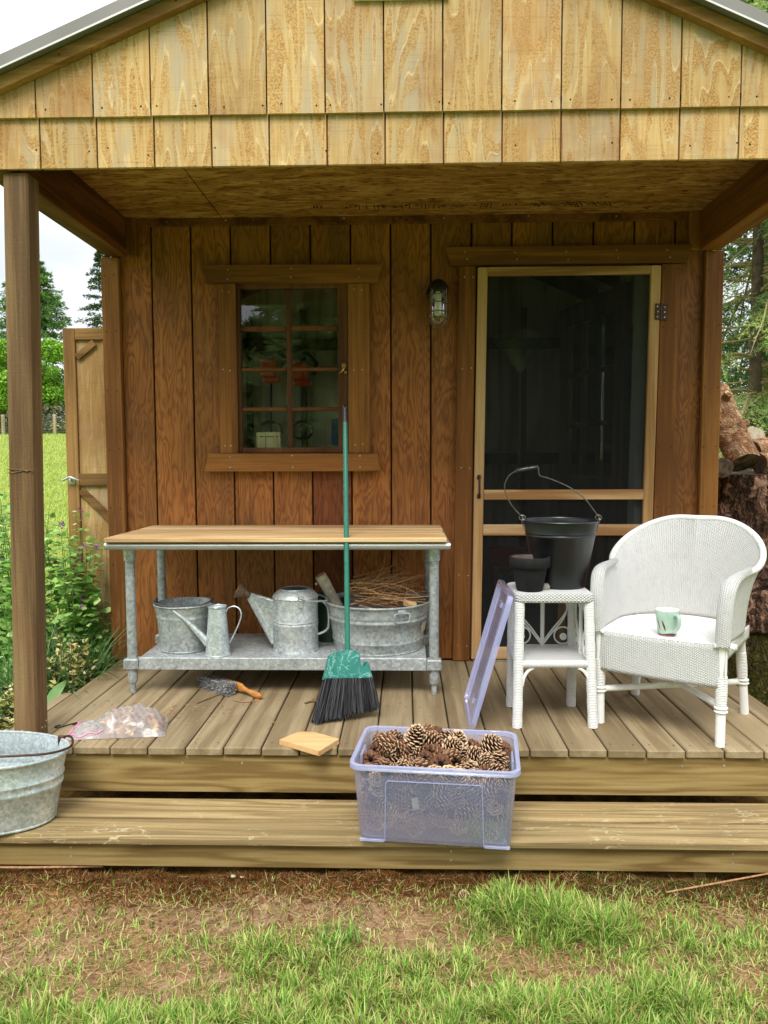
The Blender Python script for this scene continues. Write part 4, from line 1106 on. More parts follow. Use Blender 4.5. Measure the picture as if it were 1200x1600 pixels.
# dry vines heaped in the tub
m = MB()
def strand(p0, d, L_, curl, r):
    p = Vector(p0); d = Vector(d).normalized(); pts = [p.copy()]; n = 8
    ax = Vector((R.gauss(0, 1), R.gauss(0, 1), R.gauss(0, 1))).normalized()
    for i in range(n):
        d = (Matrix.Rotation(curl/n, 3, ax) @ d).normalized(); p = p+d*(L_/n); pts.append(p.copy())
    m.tube(pts, [r*(1-.6*i/n) for i in range(n+1)], 5)
for i in range(150):
    a = R.uniform(-.45, .35)
    strand((-.24+R.uniform(-.03, .12), .78+R.uniform(-.06, .16), .40+R.uniform(-.02, .085)), (1, R.uniform(-.35, .35), R.uniform(-.25, .28)), R.uniform(.14, .27), R.uniform(-1.3, 1.3), R.uniform(.0016, .0036))
for i in range(38):
    strand((-.02+R.uniform(-.06, .03), .80+R.uniform(-.06, .1), .40+R.uniform(-.03, .03)), (R.uniform(-.4, .6), R.uniform(-.4, .4), R.uniform(.4, 1)), R.uniform(.05, .1), R.uniform(-2.5, 2.5), R.uniform(.0018, .0034))
for i in range(16): strand((-.22+R.uniform(-.08, .12), .9, .42), (R.uniform(-.8, .8), R.uniform(-.3, .2), R.uniform(.3, .8)), R.uniform(.12, .2), R.uniform(-1.5, 1.5), .0009)
o = m.build('vine_bundle', 'vine', smooth=True); tag(o, 'tangled bundle of dry brown vines in the bench wash tub', 'vines')
m = MB().obox((.022, .72, .392), (.03, 0, -.008), (0, .02, .004), (.002, 0, .008), .003)
o = m.build('wood_scrap', 'offcut', smooth=False); tag(o, 'small pale wood scrap at the right of the vines', 'wood scrap')

# --- broom
bm = thing('broom', 'green-handled angle broom standing on the deck against the bench', 'broom', (-.24, .36, 0))
P0, P1 = Vector((-.238, .397, .25)), Vector((-.269, .761, 1.284))
dv = (P1-P0).normalized(); rt = Vector((.94, .34, 0)).normalized(); rt = (rt-dv*rt.dot(dv)).normalized(); nn = rt.cross(dv)
MB().tube([P0-dv*.03, P0.lerp(P1, .5), P1-dv*.078], .0112, 16).build('handle', 'stick_green', bm, smooth=True)
gr = MB().tube([P1-dv*.0775, P1-dv*.01], .0118, 16)
gr.tube([P1+dv*(-.004+.010*math.cos(2*PI*k/16))+rt*.0085*math.sin(2*PI*k/16) for k in range(16)], .0042, 8, closed=True).build('grip_cap', 'black_paint', bm, smooth=True)
m = MB()
m.tube([P1-dv*.1, P1-dv*.0785], .01135, 14); 
cap_w = [(-.332, .325, .158), (-.312, .365, .245), (-.298, .372, .256), (-.238, .397, .262), (-.20, .405, .252), (-.190, .407, .243), (-.186, .393, .203), (-.177, .393, .191), (-.166, .399, .194), (-.158, .406, .213), (-.134, .39, .142)]
poly = [((Vector(p)-P0).dot(rt), (Vector(p)-P0).dot(dv)) for p in cap_w]
# bevelled cap: thick at the base, chamfered faces
th = .022; n = len(poly); cx_, cy_ = sum(p[0] for p in poly)/n, sum(p[1] for p in poly)/n
def q3(p, w): return P0+rt*p[0]+dv*p[1]+nn*w
ins = [(cx_+(p[0]-cx_)*.93, cy_+(p[1]-cy_)*.93) for p in poly]
m = MB(); lay = [[q3(p, -th) for p in ins], [q3(p, -th*.72) for p in poly], [q3(p, th*.72) for p in poly], [q3(p, th) for p in ins]]
vs = sum(lay, []); fs = [tuple(range(n)), tuple(range(4*n-1, 3*n-1, -1))]
for a in range(3):
    for i in range(n): fs.append((a*n+i, (a+1)*n+i, (a+1)*n+(i+1) % n, a*n+(i+1) % n))
m.add(vs, fs).build('broom_head', 'broom_cap', bm)
NB = 1500
b0, b1 = Vector(cap_w[0])+rt*.004, Vector(cap_w[-1])-rt*.004
e0, e1 = Vector((-.368, .254, .004)), Vector((-.112, .352, .034))
V = np.zeros((NB, 6, 3)); T = np.zeros((NB, 6, 3))
for i in range(NB):
    s = R.random(); w = R.uniform(-1, 1); s2 = min(1, max(0, s+R.gauss(0, .018)))
    a = b0.lerp(b1, s)+nn*w*.019-dv*-.006; e = e0.lerp(e1, s2)+nn*w*.034+rt*R.gauss(0, .004)-dv*R.gauss(0, .005)
    mid = a.lerp(e, .5)+nn*R.gauss(0, .003)+rt*R.gauss(0, .003)
    e.z = max(e.z, .0015)
    u = (rt*math.cos(i*2.4)+nn*math.sin(i*2.4))*.0013
    for k, p in enumerate((a, mid, e)):
        V[i, 2*k] = p-u; V[i, 2*k+1] = p+u
    g = R.uniform(.018, .05); T[i] = (g, g, g*1.08)
Fc = (np.arange(NB)[:, None, None]*6+np.array([[0, 1, 3, 2], [2, 3, 5, 4]])[None]).reshape(-1, 4)
og = np.array(WL[bm]); o = place('bristles', np_mesh('bristles', V.reshape(-1, 3)-og, Fc, 'bristle', T.reshape(-1, 3)), WL[bm], bm); tag(o, kind='stuff')

# --- counter brush lying on the deck
hb = thing('hand_brush', 'grey bristled counter brush with wooden handle lying on the deck', 'brush', (-.83, .68, 0))
ax = (Vector((-.787, .594, 0))-Vector((-.95, .734, 0))).normalized(); bk = Vector((-ax.y, ax.x, 0))
B0 = Vector((-.95, .734, 0))
def bp(a, b, z): return B0+ax*a+bk*b+Vector((0, 0, z))
m = MB(); N = 2600; V = []; F_ = []
# bristle block made of many tufts
m.obox(bp(.108, .03, .027), ax*.100, bk*.030+Vector((0, 0, .004)), Vector((0, 0, .022)), .004)
core = m.build('bristle_block', 'bristle_grey', hb)
V = np.zeros((N, 4, 3)); T = np.zeros((N, 4, 3))
for i in range(N):
    a, z = R.uniform(.0, .216), R.uniform(.003, .052); b = R.uniform(-.002, .006)
    if R.random() < .35: z = .050+R.uniform(-.002, .003); b = R.uniform(0, .05)
    if R.random() < .15: a = .212+R.uniform(-.002, .003); b = R.uniform(0, .05)
    p = bp(a, b, z); d = (-bk*R.uniform(.4, 1)+ax*R.gauss(0, .35)+Vector((0, 0, R.gauss(0, .35)))).normalized()*R.uniform(.006, .014)
    u = Vector((R.gauss(0, 1), R.gauss(0, 1), R.gauss(0, 1))).normalized()*.0011
    V[i] = [p-u, p+u, p+u+d, p-u+d]; g = R.choice((.08, .18, .30, .42, .5)); T[i] = (g, g*.99, g*.95)
    V[i, :, 2] = np.maximum(V[i, :, 2], .001)
o = place('bristles', np_mesh('bristles', V.reshape(-1, 3)-np.array(WL[hb]), np.arange(N*4).reshape(N, 4), 'bristle', T.reshape(-1, 3)), WL[hb], hb); tag(o, kind='stuff')
m = MB(); prof = [(-.0, .010), (.02, .020), (.10, .022), (.215, .021), (.235, .012), (.26, .0095), (.285, .013), (.31, .0165), (.335, .0145), (.352, .006)]
vs = []; nS = 10
for a, w in prof:
    for k in range(nS):
        an = 2*PI*k/nS; vs.append(bp(a+.012, .072+.010*math.cos(an)*(1 if a < .22 else .9), 0)+Vector((0, 0, .028-.028*min(1, max(0, (a-.2)/.12))*.45+math.sin(an)*w)))
fs = [(i*nS+k, i*nS+(k+1) % nS, (i+1)*nS+(k+1) % nS, (i+1)*nS+k) for i in range(len(prof)-1) for k in range(nS)]
fs += [tuple(range(nS-1, -1, -1)), tuple((len(prof)-1)*nS+k for k in range(nS))]
m.add(vs, fs).build('wooden_back', 'brushwood', hb, smooth=True, angle=60)

# --- loose board offcut
m = MB().prism([(-.463, .030), (-.401, .121), (-.345, .113), (-.244, .042), (-.304, -.078)], (0, 0, .0008), (1, 0, 0), (0, 1, 0), (0, 0, .0185))
bmh = m.build('wood_offcut', 'offcut'); tag(bmh, 'fresh five-sided board offcut lying at the deck edge', 'wood offcut')

# --- wire hook
m = MB().tube(smoothpts([(-1.362, .218, .003), (-1.376, .205, .003), (-1.372, .192, .003), (-1.352, .196, .003), (-1.33, .226, .003), (-1.31, .246, .003), (-1.305, .232, .003), (-1.318, .222, .003)]), .0024, 6)
tag(m.build('wire_hook', 'black_iron', smooth=True), 'thin dark wire S-hook lying on the deck beside the post', 'hook')

# --- twigs and flecks on the deck
def twig(pts, r, label, mat='twig', name='twig', cat='twig', side=()):
    m = MB().tube(smoothpts(pts, 4), r, 6)
    for a, b in side: m.tube([a, b], r*.7, 5)
    tag(m.build(name, mat, smooth=True), label, cat)
twig([(-.895, .495, .003), (-.86, .56, .004), (-.824, .632, .003)], .0026, 'thin dark twig on the deck just in front of the brush')
twig([(-.75, .545, .003), (-.70, .515, .003), (-.66, .525, .004), (-.625, .525, .003)], .0024, 'pale curled twig on the deck below the brush handle', 'vine')
twig([(-.43, .50, .004), (-.405, .525, .005), (-.37, .53, .004), (-.35, .56, .004)], .004, 'knobbly grey twig on the deck left of the broom', side=(((-.405, .525, .005), (-.40, .55, .006)),))
twig([(.83, -.335, -.335), (1.0, -.305, -.320), (1.21, -.275, -.296)], .0028, 'straight pale stick on the ground at the right below the step', 'vine')
twig([(-1.62, -.255, -.318), (-1.3, -.27, -.312), (-1.02, -.245, -.318)], .004, 'long thin stick on the ground along the step at left', 'vine')
m = MB()
for i in range(170):
    x, y = R.uniform(-1.3, 1.3), R.uniform(.03, 1.1)
    if R.random() < .5: x, y = R.gauss(-.85, .2), R.gauss(.45, .14)
    if not (.02 < y < 1.15 and -1.45 < x < 1.45): continue
    a = R.uniform(0, PI); l = R.uniform(.002, .011); w = R.uniform(.0008, .003); z = R.uniform(.0012, .003)
    ca, sa = math.cos(a), math.sin(a)
    m.add([(x-ca*l+sa*w, y-sa*l-ca*w, z), (x+ca*l+sa*w, y+sa*l-ca*w, z), (x+ca*l-sa*w, y+sa*l+ca*w, z+.001), (x-ca*l-sa*w, y-sa*l+ca*w, z+.001)], [(0, 1, 2, 3)])
tag(m.build('wood_flecks', 'vine'), 'scattered bark flecks and crumbs on the deck boards', 'debris', kind='stuff')

# --- zip bag of bark chips
bg = thing('plastic_bag', 'clear zip bag of bark chips lying on the deck', 'plastic bag', (-1.1, .16, 0))
def sm_(u):
    x = min(1, max(0, (u-.2)/.3)); return x*x*(3-2*x)
def bag_h(u, v):
    return max(0, (1-abs(2*u-1)**6))*max(0, (1-abs(2*v-1)**3.2))
nu, nv = 56, 34; vs = []; grid = {}
A0, A1, A2, A3 = Vector((-1.285, .055, 0)), Vector((-.91, .10, 0)), Vector((-.96, .30, 0)), Vector((-1.30, .25, 0))
def bagp(u, v, top):
    p = A0.lerp(A1, u).lerp(A3.lerp(A2, u), v)
    w = .010*math.sin(u*13+v*5+2*math.sin(v*7))*math.sin(v*11-u*5)+.006*math.sin(u*29-v*17+math.sin(u*9))+.003*math.sin(u*51+v*37)
    fill = .30+.70*sm_(u)
    hgt = bag_h(u, v)
    z = .088*hgt*fill*(1-.2*u)+w*hgt*1.1+.003
    p = p+Vector((w*.6, w*.5, 0))*(.4 if top else .1)
    p.z = max(z, .0025) if top else .0015
    return p
mt_, mbm = MB(), MB()
for top in (1, 0):
    V = [bagp(i/nu, j/nv, top) for j in range(nv+1) for i in range(nu+1)]
    F_ = [(j*(nu+1)+i, j*(nu+1)+i+1, (j+1)*(nu+1)+i+1, (j+1)*(nu+1)+i) for j in range(nv) for i in range(nu)]
    mt_.add(V, F_ if top else [f[::-1] for f in F_])
mt_.build('bag_film', 'bag', bg, smooth=True, angle=180)
def bagrow(u, lift, name, mat, r):
    MB().tube([bagp(u, j/20, 1)+Vector((0, 0, lift)) for j in range(1, 20)], r, 6).build(name, mat, bg, smooth=True)
bagrow(.045, .004, 'zip_strip', 'zip_pink', .003)
MB().tube([bagp(.05+.35*(j/14), .06+.02*math.sin(j), 1)+Vector((0, 0, .003)) for j in range(15)], .0026, 6).build('zip_strip', 'zip_pink', bg, smooth=True)
N = 300; V = np.zeros((N, 4, 3)); T = np.zeros((N, 4, 3))
for i in range(N):
    u, v = min(.95, max(.2, R.gauss(.66, .2))), min(.9, max(.1, R.gauss(.5, .2)))
    p = bagp(u, v, 1); p.z = R.uniform(.004, max(.006, p.z*.66))
    l, w = R.uniform(.005, .019), R.uniform(.003, .010)
    if i < 6: l, w = .026, .013
    d = Vector((R.gauss(0, 1), R.gauss(0, 1), R.gauss(0, .5))).normalized(); e = d.cross(Vector((R.gauss(0, .4), R.gauss(0, .4), 1))).normalized()
    V[i] = [p-d*l-e*w, p+d*l-e*w*.7, p+d*l+e*w, p-d*l*.8+e*w]; V[i, :, 2] = np.maximum(V[i, :, 2], .003)
    T[i] = lin(*R.choice(((176, 128, 84), (200, 152, 104), (146, 102, 66), (222, 180, 120), (120, 88, 62)))) if i >= 6 else lin(232, 190, 112)
o = place('bark_chips', np_mesh('bark_chips', V.reshape(-1, 3)-np.array(WL[bg]), np.arange(N*4).reshape(N, 4), 'chips', T.reshape(-1, 3)), WL[bg], bg); tag(o, kind='stuff')

# --- oval tub on the step
c = (-1.472, -.178, -.1855)
st = washtub('wash_tub', 'galvanised oval tub with wire handle standing on the front step', c,
    [(0, 0), (.192, 0), (.194, .005), (.198, .03), (.2125, .122), (.2165, .127), (.2165, .133), (.2145, .138), (.2155, .152), (.2195, .157), (.2195, .162), (.2165, .167), (.2265, .222), (.231, .238)], 1.33, .78, 'galv_new', 0, 'wire')
m = MB(); rx, ry = .231*1.33, .231*.78; zt = c[2]+.238
def tr(a, k=1.0): return Vector((c[0]+rx*k*math.cos(a), c[1]+ry*k*math.sin(a), zt))
ea = math.radians(38)
pe = tr(ea)
m.tube(smoothpts([pe+Vector((0, .008, .004)), pe+Vector((.03, .0, .012)), tr(.33, 1.05)+Vector((.0, 0, .014)), tr(.02, 1.035)+Vector((0, 0, .012)), tr(-.35, .93)+Vector((0, 0, .013)), tr(-.9, .72)+Vector((0, 0, .02)), tr(-1.8, .70)+Vector((0, 0, .02)), tr(-2.7, .8)+Vector((0, 0, .014)), tr(math.pi+.05, 1.02)+Vector((0, 0, .006))]), .0042, 8)
m.box(pe.x-.012, pe.x+.012, pe.y-.004, pe.y+.008, zt-.03, zt+.012, .002)
m.build('wire_handle', 'bronze', st, smooth=True, angle=50)

# --- clear storage bin full of pine cones
BC = Vector((.106, -.192, 0)); BU = Vector((.9945, -.1045, 0)); BW = Vector((.1045, .9945, 0)); BZ = -.1848
def rrect(hx, hy, r, n=5):
    out = []
    for cx, cy, a0 in ((hx-r, hy-r, 0), (-hx+r, hy-r, 90), (-hx+r, -hy+r, 180), (hx-r, -hy+r, 270)):
        for k in range(n+1):
            a = math.radians(a0+90*k/n); out.append((cx+r*math.cos(a), cy+r*math.sin(a)))
    return out
def bw(p, z): return BC+BU*p[0]+BW*p[1]+Vector((0, 0, z))
def loft(mb, rings, cap0=False, cap1=False):
    n = len(rings[0]); o = len(mb.v); vs = sum(rings, []); fs = []
    for a in range(len(rings)-1):
        for i in range(n): fs.append((a*n+i, a*n+(i+1) % n, (a+1)*n+(i+1) % n, (a+1)*n+i))
    if cap0: fs.append(tuple(range(n-1, -1, -1)))
    if cap1: fs.append(tuple((len(rings)-1)*n+i for i in range(n)))
    return mb.add(vs, fs)
bn = thing('storage_bin', 'clear bluish plastic storage bin full of pine cones on the front step', 'storage bin', (.106, -.197, BZ))
def bring(hx, hy, r, z): return [bw(p, z) for p in rrect(hx, hy, r)]
m = loft(MB(), [bring(.222, .130, .02, BZ+.0008), bring(.241, .149, .028, BZ+.004), bring(.243, .151, .028, BZ+.02), bring(.2605, .1725, .034, .066),
                bring(.2585, .1705, .033, .066), bring(.2415, .1495, .027, BZ+.02), bring(.23, .138, .02, BZ+.0065)], True, True)
m.build('bin_body', 'bin', bn, smooth=True, angle=50)
m = loft(MB(), [bring(.259, .171, .034, .0665), bring(.2715, .1835, .042, .062), bring(.2725, .1845, .042, .064), bring(.2715, .1835, .041, .079), bring(.267, .179, .038, .0815), bring(.2585, .1705, .033, .079), bring(.2585, .1705, .033, .0665)])
m.build('rim', 'bin_rim', bn, smooth=True, angle=40)
m = MB()
def face_pt(x, z, s=-1, off=.0008):
    f = (z-(BZ+.02))/(.066-BZ-.02); return bw((x, s*(.151+(.1725-.151)*f+off)), z)
for s in (-1, 1):
    m.tube([face_pt(-.158, BZ+.006, s), face_pt(-.152, .022, s), face_pt(-.146, .028, s), face_pt(.146, .028, s), face_pt(.152, .022, s), face_pt(.158, BZ+.006, s)], .0017, 6)
for x in (-.2, .2):
    for s in (-1, 1): m.obox(bw((x, s*.147), BZ+.005), BU*.040, BW*.005, (0, 0, .0042), .001)
for k in range(7):
    x = -.21+.07*k
    m.obox(bw((x, -.1855), .071), BU*.0010, BW*.0010, (0, 0, .006))
tag(m.build('moulded_rib', 'bin_rim', bn, smooth=True, angle=40), kind='stuff')
for s in (-1, 1):
    MB().obox(bw((s*.251, 0), .040), BU*.004, BW*.045, (0, 0, .022), .002).build('handle', 'bin_rim', bn)

def cone_mesh(seed, L_, rad, opened):
    q = random.Random(seed); N = 66; V = []; Fc = []; T = []
    dk, md, tp_ = lin(40, 25, 16), lin(116, 74, 46), lin(234, 204, 164)
    for i in range(N):
        t = (i+.5)/N; a = i*2.39996+q.uniform(-.08, .08)
        prof = math.sin(PI*min(1, (t*.86+.12)))**.72*(1-.35*t)
        z = -L_/2+L_*t; rc = rad*.42*prof+.001
        out = Vector((math.cos(a), math.sin(a), 0)); tg = Vector((-math.sin(a), math.cos(a), 0))
        el = (-.35+1.35*t)*(1.25-opened*.5)
        d = (out*math.cos(el)+Vector((0, 0, math.sin(el)))).normalized(); up = d.cross(tg)*-1
        if up.z < 0: up = -up
        sl = rad*(.80*prof+.16)*q.uniform(.9, 1.1); w = sl*.44+.0015
        b = out*rc+Vector((0, 0, z)); o = len(V)
        mid = b+d*sl*.62; tip = b+d*sl+up*.0015
        th_ = .0016+.0012*prof
        top = [b-tg*w*.35, b+tg*w*.35, mid+tg*w, tip+tg*w*.62-d*.001, tip+d*.0012+up*.0015, tip-tg*w*.62-d*.001, mid-tg*w]
        bot = [tip-up*th_*1.4+tg*w*.5, tip-up*th_*1.4-tg*w*.5, b-up*.001]
        V += top+bot
        Fc += [(o, o+1, o+2), (o, o+2, o+6), (o+6, o+2, o+3), (o+6, o+3, o+5), (o+5, o+3, o+4), (o+4, o+3, o+7), (o+4, o+7, o+8), (o+4, o+8, o+5), (o+3, o+2, o+7), (o+5, o+8, o+6), (o+9, o+7, o+2), (o+9, o+6, o+8), (o+9, o+8, o+7)]
        vr = q.uniform(.75, 1.2)
        T += [dk*vr, dk*vr, md*vr, tp_*vr, tp_*vr*.9, tp_*vr, md*vr, md*vr*.9, md*vr*.9, dk]
    m = MB().sphere((0, 0, 0), 1, 8, 6, (rad*.36, rad*.36, L_*.47)); o = len(V)
    V += m.v
    for f in m.f: Fc += [(f[0]+o, f[1]+o, f[2]+o), (f[0]+o, f[2]+o, f[3]+o)]
    T += [dk*.8]*len(m.v)
    return np_mesh('pine_cone', np.array([tuple(v) for v in V]), np.array(Fc), 'cone', np.array(T))
CM = [cone_mesh(1, .068, .031, .9), cone_mesh(2, .060, .029, .5), cone_mesh(3, .074, .030, .7), cone_mesh(4, .056, .031, 1.0)]
cones = []
def put_cone(p, label, group=None, rot=None, sc=1.0):
    o = bpy.data.objects.new('pine_cone', R.choice(CM)); COL.objects.link(o); o.location = p
    o.rotation_euler = rot or (R.uniform(.6, 2.4), R.uniform(0, .6), R.uniform(0, 2*PI)); o.scale = (sc,)*3
    tag(o, label, 'pine cone', group); return o
tries = 0; pl_ = []
def cone_top(x, y): return .004+.030*math.exp(-((x+.03)/.10)**2)+.030*(y > .02)+.012*math.sin(x*23+1)
while tries < 60000 and len(pl_) < 285:
    tries += 1
    x, y = R.uniform(-.225, .225), R.uniform(-.135, .142)
    top = cone_top(x, y)
    z = R.uniform(BZ+.036, top+.02)
    f = (z-BZ)/.26
    if abs(x) > .212+.017*f or abs(y) > .113+.020*f: continue
    p = Vector((x, y, z))
    if all((p-q).length > .042 for q in pl_): pl_.append(p)
for p in pl_:
    put_cone(bw((p.x, p.y), p.z), 'brown pine cone with pale scale tips heaped in the clear plastic bin', 'pine cones heaped in the clear bin', sc=R.uniform(.70, .96))
for (x, y, z, r, lb) in ((-.075, .06, .094, (.25, .1, .4), 'dark open pine cone standing highest at the back of the heap in the bin'), (-.175, .05, .068, (1.2, .3, 2.2), 'pine cone lying at the rear left of the heap in the bin'),
    (.185, .07, .072, (.9, .4, 1.0), 'pine cone lying at the rear right corner of the heap in the bin'), (.065, .065, .080, (.5, .2, .2), 'upright pine cone at the back of the heap right of the highest cone'),
    (-.02, .075, .075, (1.4, 0, 2.6), 'pine cone on its side tucked just right of the highest cone')):
    put_cone(bw((x, y), z), lb, 'pine cones heaped in the clear bin', r, 1.02)
# pale wood flake among the cones, against the front wall of the bin
m = MB().obox(bw((-.06, -.143), -.055), BU*.010+Vector((0, 0, .004)), BW*.0015, Vector((-.003, 0, .020)), .001)
tag(m.build('bark_flake', 'label'), 'small pale flake pressed against the front wall of the bin', 'bark flake')
put_cone((.185, -.385, -.326), 'single dark pine cone lying on bare earth below the step', None, (1.3, .2, .8), .5)

# --- bin lid leaning on the wicker table
ld = thing('bin_lid', 'clear bluish bin lid leaning against the left side of the wicker table', 'lid', (.266, .34, 0))
lo = Vector((.2595, .145, .004)); la = Vector((.008, .388, 0)); lu = Vector((.150, 0, .531)); ln_ = -la.cross(lu).normalized()
if ln_.x > 0: ln_ = -ln_
lan, lun = la.normalized(), lu.normalized(); LA, LU = la.length, lu.length
def lp_(a, b, w): return lo+lan*a+lun*b+ln_*w
def lrect(ins, r, w): return [lp_(LA/2+p[0], LU/2+p[1], w) for p in rrect(LA/2-ins, LU/2-ins, r)]
m = loft(MB(), [lrect(0, .04, .0), lrect(0, .04, .020), lrect(.003, .038, .022), lrect(.016, .03, .022), lrect(.020, .028, .010), lrect(.020, .028, .008), lrect(.005, .036, .0)], False, False)
m.build('lid_rim', 'lid', ld, smooth=True, angle=40)
m = loft(MB(), [lrect(.0205, .028, .0082), lrect(.0205, .028, .0105)], True, True); m.build('lid_panel', 'lid', ld)
m = MB()
for f in (.2, .8): m.tube([lp_(LA*f, .05, .0108), lp_(LA*f, LU-.05, .0115)], .003, 6)
for b in (.075, LU-.075): m.obox(lp_(LA*.5, b, .013), lan*.035, lun*.010, ln_*.003, .001)
tag(m.build('moulded_rib', 'lid', ld, smooth=True), kind='stuff')

# --- wicker side table
tb = thing('side_table', 'small white wicker side table with scrollwork and lower shelf', 'table', (.575, .355, 0))
xa, xb, ya, yb = .423, .727, .213, .497
m = loft(MB(), [[Vector((.575+p[0], .355+p[1], z)) for p in rrect(.152-i, .142-i, .028)] for z, i in ((.492, .012), (.496, .003), (.504, 0), (.512, .0025), (.520, 0), (.527, .003), (.531, .010), (.5318, .03))], True, True)
m.build('tabletop', 'wick_basket', tb, smooth=True, angle=60)
LG = {}
for key, (bx, by, tx, ty) in dict(a=(.437, .232, .443, .236), b=(.732, .236, .709, .240), c=(.447, .492, .450, .478), d=(.703, .498, .700, .480)).items():
    pts = [Vector((bx, by, .0005)).lerp(Vector((tx, ty, .493)), i/20) for i in range(21)]
    MB().tube(pts, [.0195+.0008*math.sin(i*2.1) for i in range(21)], 14).build('leg', 'wick_wrap', tb, smooth=True, angle=50)
m = loft(MB(), [[Vector((.577+p[0], .362+p[1], z)) for p in rrect(.136, .124, .012)] for z in (.236, .258, .262)], True, True)
sh_ = m.build('lower_shelf', 'wick_basket', tb, smooth=True, angle=40)
for (p, q, mt_n) in (((.455, .234, .250), (.722, .238, .250), 'wick_wrapx'), ((.455, .490, .250), (.70, .494, .250), 'wick_wrapx')):
    MB().tube([p, q], .0155, 12).build('shelf_rail', mt_n, tb, smooth=True, angle=50)
for (p, q) in (((.441, .245, .250), (.449, .48, .250)), ((.718, .25, .250), (.701, .485, .250))):
    MB().tube([p, q], .013, 12).build('shelf_rail', 'cane', tb, smooth=True, angle=50)
for s, x0 in ((1, .455), (-1, .716)):
    MB().tube(smoothpts([(x0, .232, .165), (x0+s*.006, .232, .195), (x0+s*.022, .233, .222), (x0+s*.045, .234, .236)]), .0062, 8).build('brace', 'cane', tb, smooth=True)
def scroll(fn, nm):
    m = MB()
    m.tube([fn(0, .262), fn(0, .494)], .0085, 10)
    for s in (-1, 1):
        for o_ in (0, .014):
            m.tube(smoothpts([fn(s*.004, .268+o_*.8), fn(s*.045, .322+o_), fn(s*.085, .372+o_*.9), fn(s*(.102+o_*.3), .42+o_*.6), fn(s*(.092-o_*.4), .462), fn(s*(.062-o_*.2), .49)]), .0034, 7)
        m.tube([fn(s*(.086+.036*math.cos(2*PI*k/24)), .305+.036*math.sin(2*PI*k/24)) for k in range(24)], .0034, 7, closed=True)
        for cx, cz, r in ((s*.088, .30, .0145), (s*.0275, .458, .0155)):
            for kk in range(3):
                m.tube([fn(cx+(r-.0045*kk-.002)*math.cos(2*PI*k/18), cz+(r-.0045*kk-.002)*math.sin(2*PI*k/18)) for k in range(18)], .0028, 6, closed=True)
    m.build(nm, 'cane', tb, smooth=True)
scroll(lambda a, z: Vector((.576+a, .486, z)), 'scrollwork')
scroll(lambda a, z: Vector((.447+.02*(z-.26)*0, .358+a*.92, z)), 'scrollwork')
scroll(lambda a, z: Vector((.708, .36+a*.92, z)), 'scrollwork')

# --- black bucket and pot on the table
ZT = .5322
bb = thing('metal_bucket', 'large black painted metal bucket with wire bail on the wicker table', 'bucket', (.626, .40, ZT))
c = (.626, .385, ZT)
m = shell(MB(), [(0, .004), (.088, .004), (.099, 0), (.1005, .004), (.103, .02), (.1365, .204), (.1395, .2065), (.1395, .2105), (.1375, .2135), (.140, .2165), (.140, .2205), (.1385, .224), (.149, .264)], c, 64)
ring(m, c, .1495, .265, .0034, 64)
m.build('pail', 'black_paint', bb, smooth=True, angle=50)
zz = ZT+.262
for s in (-1, 1):
    m = MB(); ex = c[0]+s*.1485
    m.tube([(ex+s*.004, c[1]+.013*math.cos(2*PI*k/16), zz+.004+.013*math.sin(2*PI*k/16)) for k in range(16)], .0028, 6, closed=True)
    m.tube([(ex+s*.003, c[1], zz-.012), (ex, c[1]-.008, zz-.03), (ex-s*.006, c[1]-.016, zz-.034)], .003, 6)
    m.tube([(ex+s*.004+.012*math.cos(2*PI*k/14)*s, c[1]+.003, zz+.014+.010*math.sin(2*PI*k/14)) for k in range(14)], .0026, 6, closed=True)
    m.build('ear', 'wire', bb, smooth=True)
bl = [(c[0]-.152, c[1], zz+.016), (c[0]-.195, c[1]-.01, zz+.062), (c[0]-.222, c[1]-.02, zz+.112), (c[0]-.228, c[1]-.028, zz+.148), (c[0]-.212, c[1]-.035, zz+.185), (c[0]-.186, c[1]-.04, zz+.203)]
MB().tube(smoothpts(bl), .0024, 7).build('bail', 'wire', bb, smooth=True)
br = [(c[0]-.104, c[1]-.04, zz+.217), (c[0]-.097, c[1]-.04, zz+.214), (c[0]-.092, c[1]-.038, zz+.186), (c[0]-.05, c[1]-.035, zz+.172), (c[0]+.02, c[1]-.03, zz+.142), (c[0]+.085, c[1]-.02, zz+.098), (c[0]+.13, c[1]-.01, zz+.045), (c[0]+.152, c[1], zz+.016)]
MB().tube(smoothpts(br), .0024, 7).build('bail', 'wire', bb, smooth=True)
g0, g1 = Vector((c[0]-.186, c[1]-.04, zz+.203)), Vector((c[0]-.098, c[1]-.04, zz+.217))
MB().tube([g0.lerp(g1, t) for t in (0, .06, .1, .46, .5, .54, .9, .94, 1)], [.008, .0125, .0105, .0125, .0135, .0125, .011, .0135, .009], 14).build('grip', 'black_paint', bb, smooth=True)
fp = thing('flower_pot', 'small black painted clay pot in front of the black bucket', 'flower pot', (.499, .285, ZT))
c = (.488, .280, ZT)
MB().lathe([(0, 0), (.049, 0), (.051, .003), (.068, .092), (.076, .093), (.0785, .096), (.0795, .131), (.077, .134), (.072, .133)], c, 44).build('pot_body', 'black_clay', fp, smooth=True, angle=50)
MB().lathe([(.0715, .132), (.066, .09), (.046, .012), (0, .012)], c, 44).build('pot_interior', 'clay_in', fp, smooth=True)
m = MB().lathe([(0, 0), (.018, .001), (.02, .012), (.012, .024), (0, .026)], (.552, .30, ZT-.001), 12); tag(m.build('pebble', 'rock', smooth=True), 'small grey stone tucked between the pot and the bucket', 'stone')

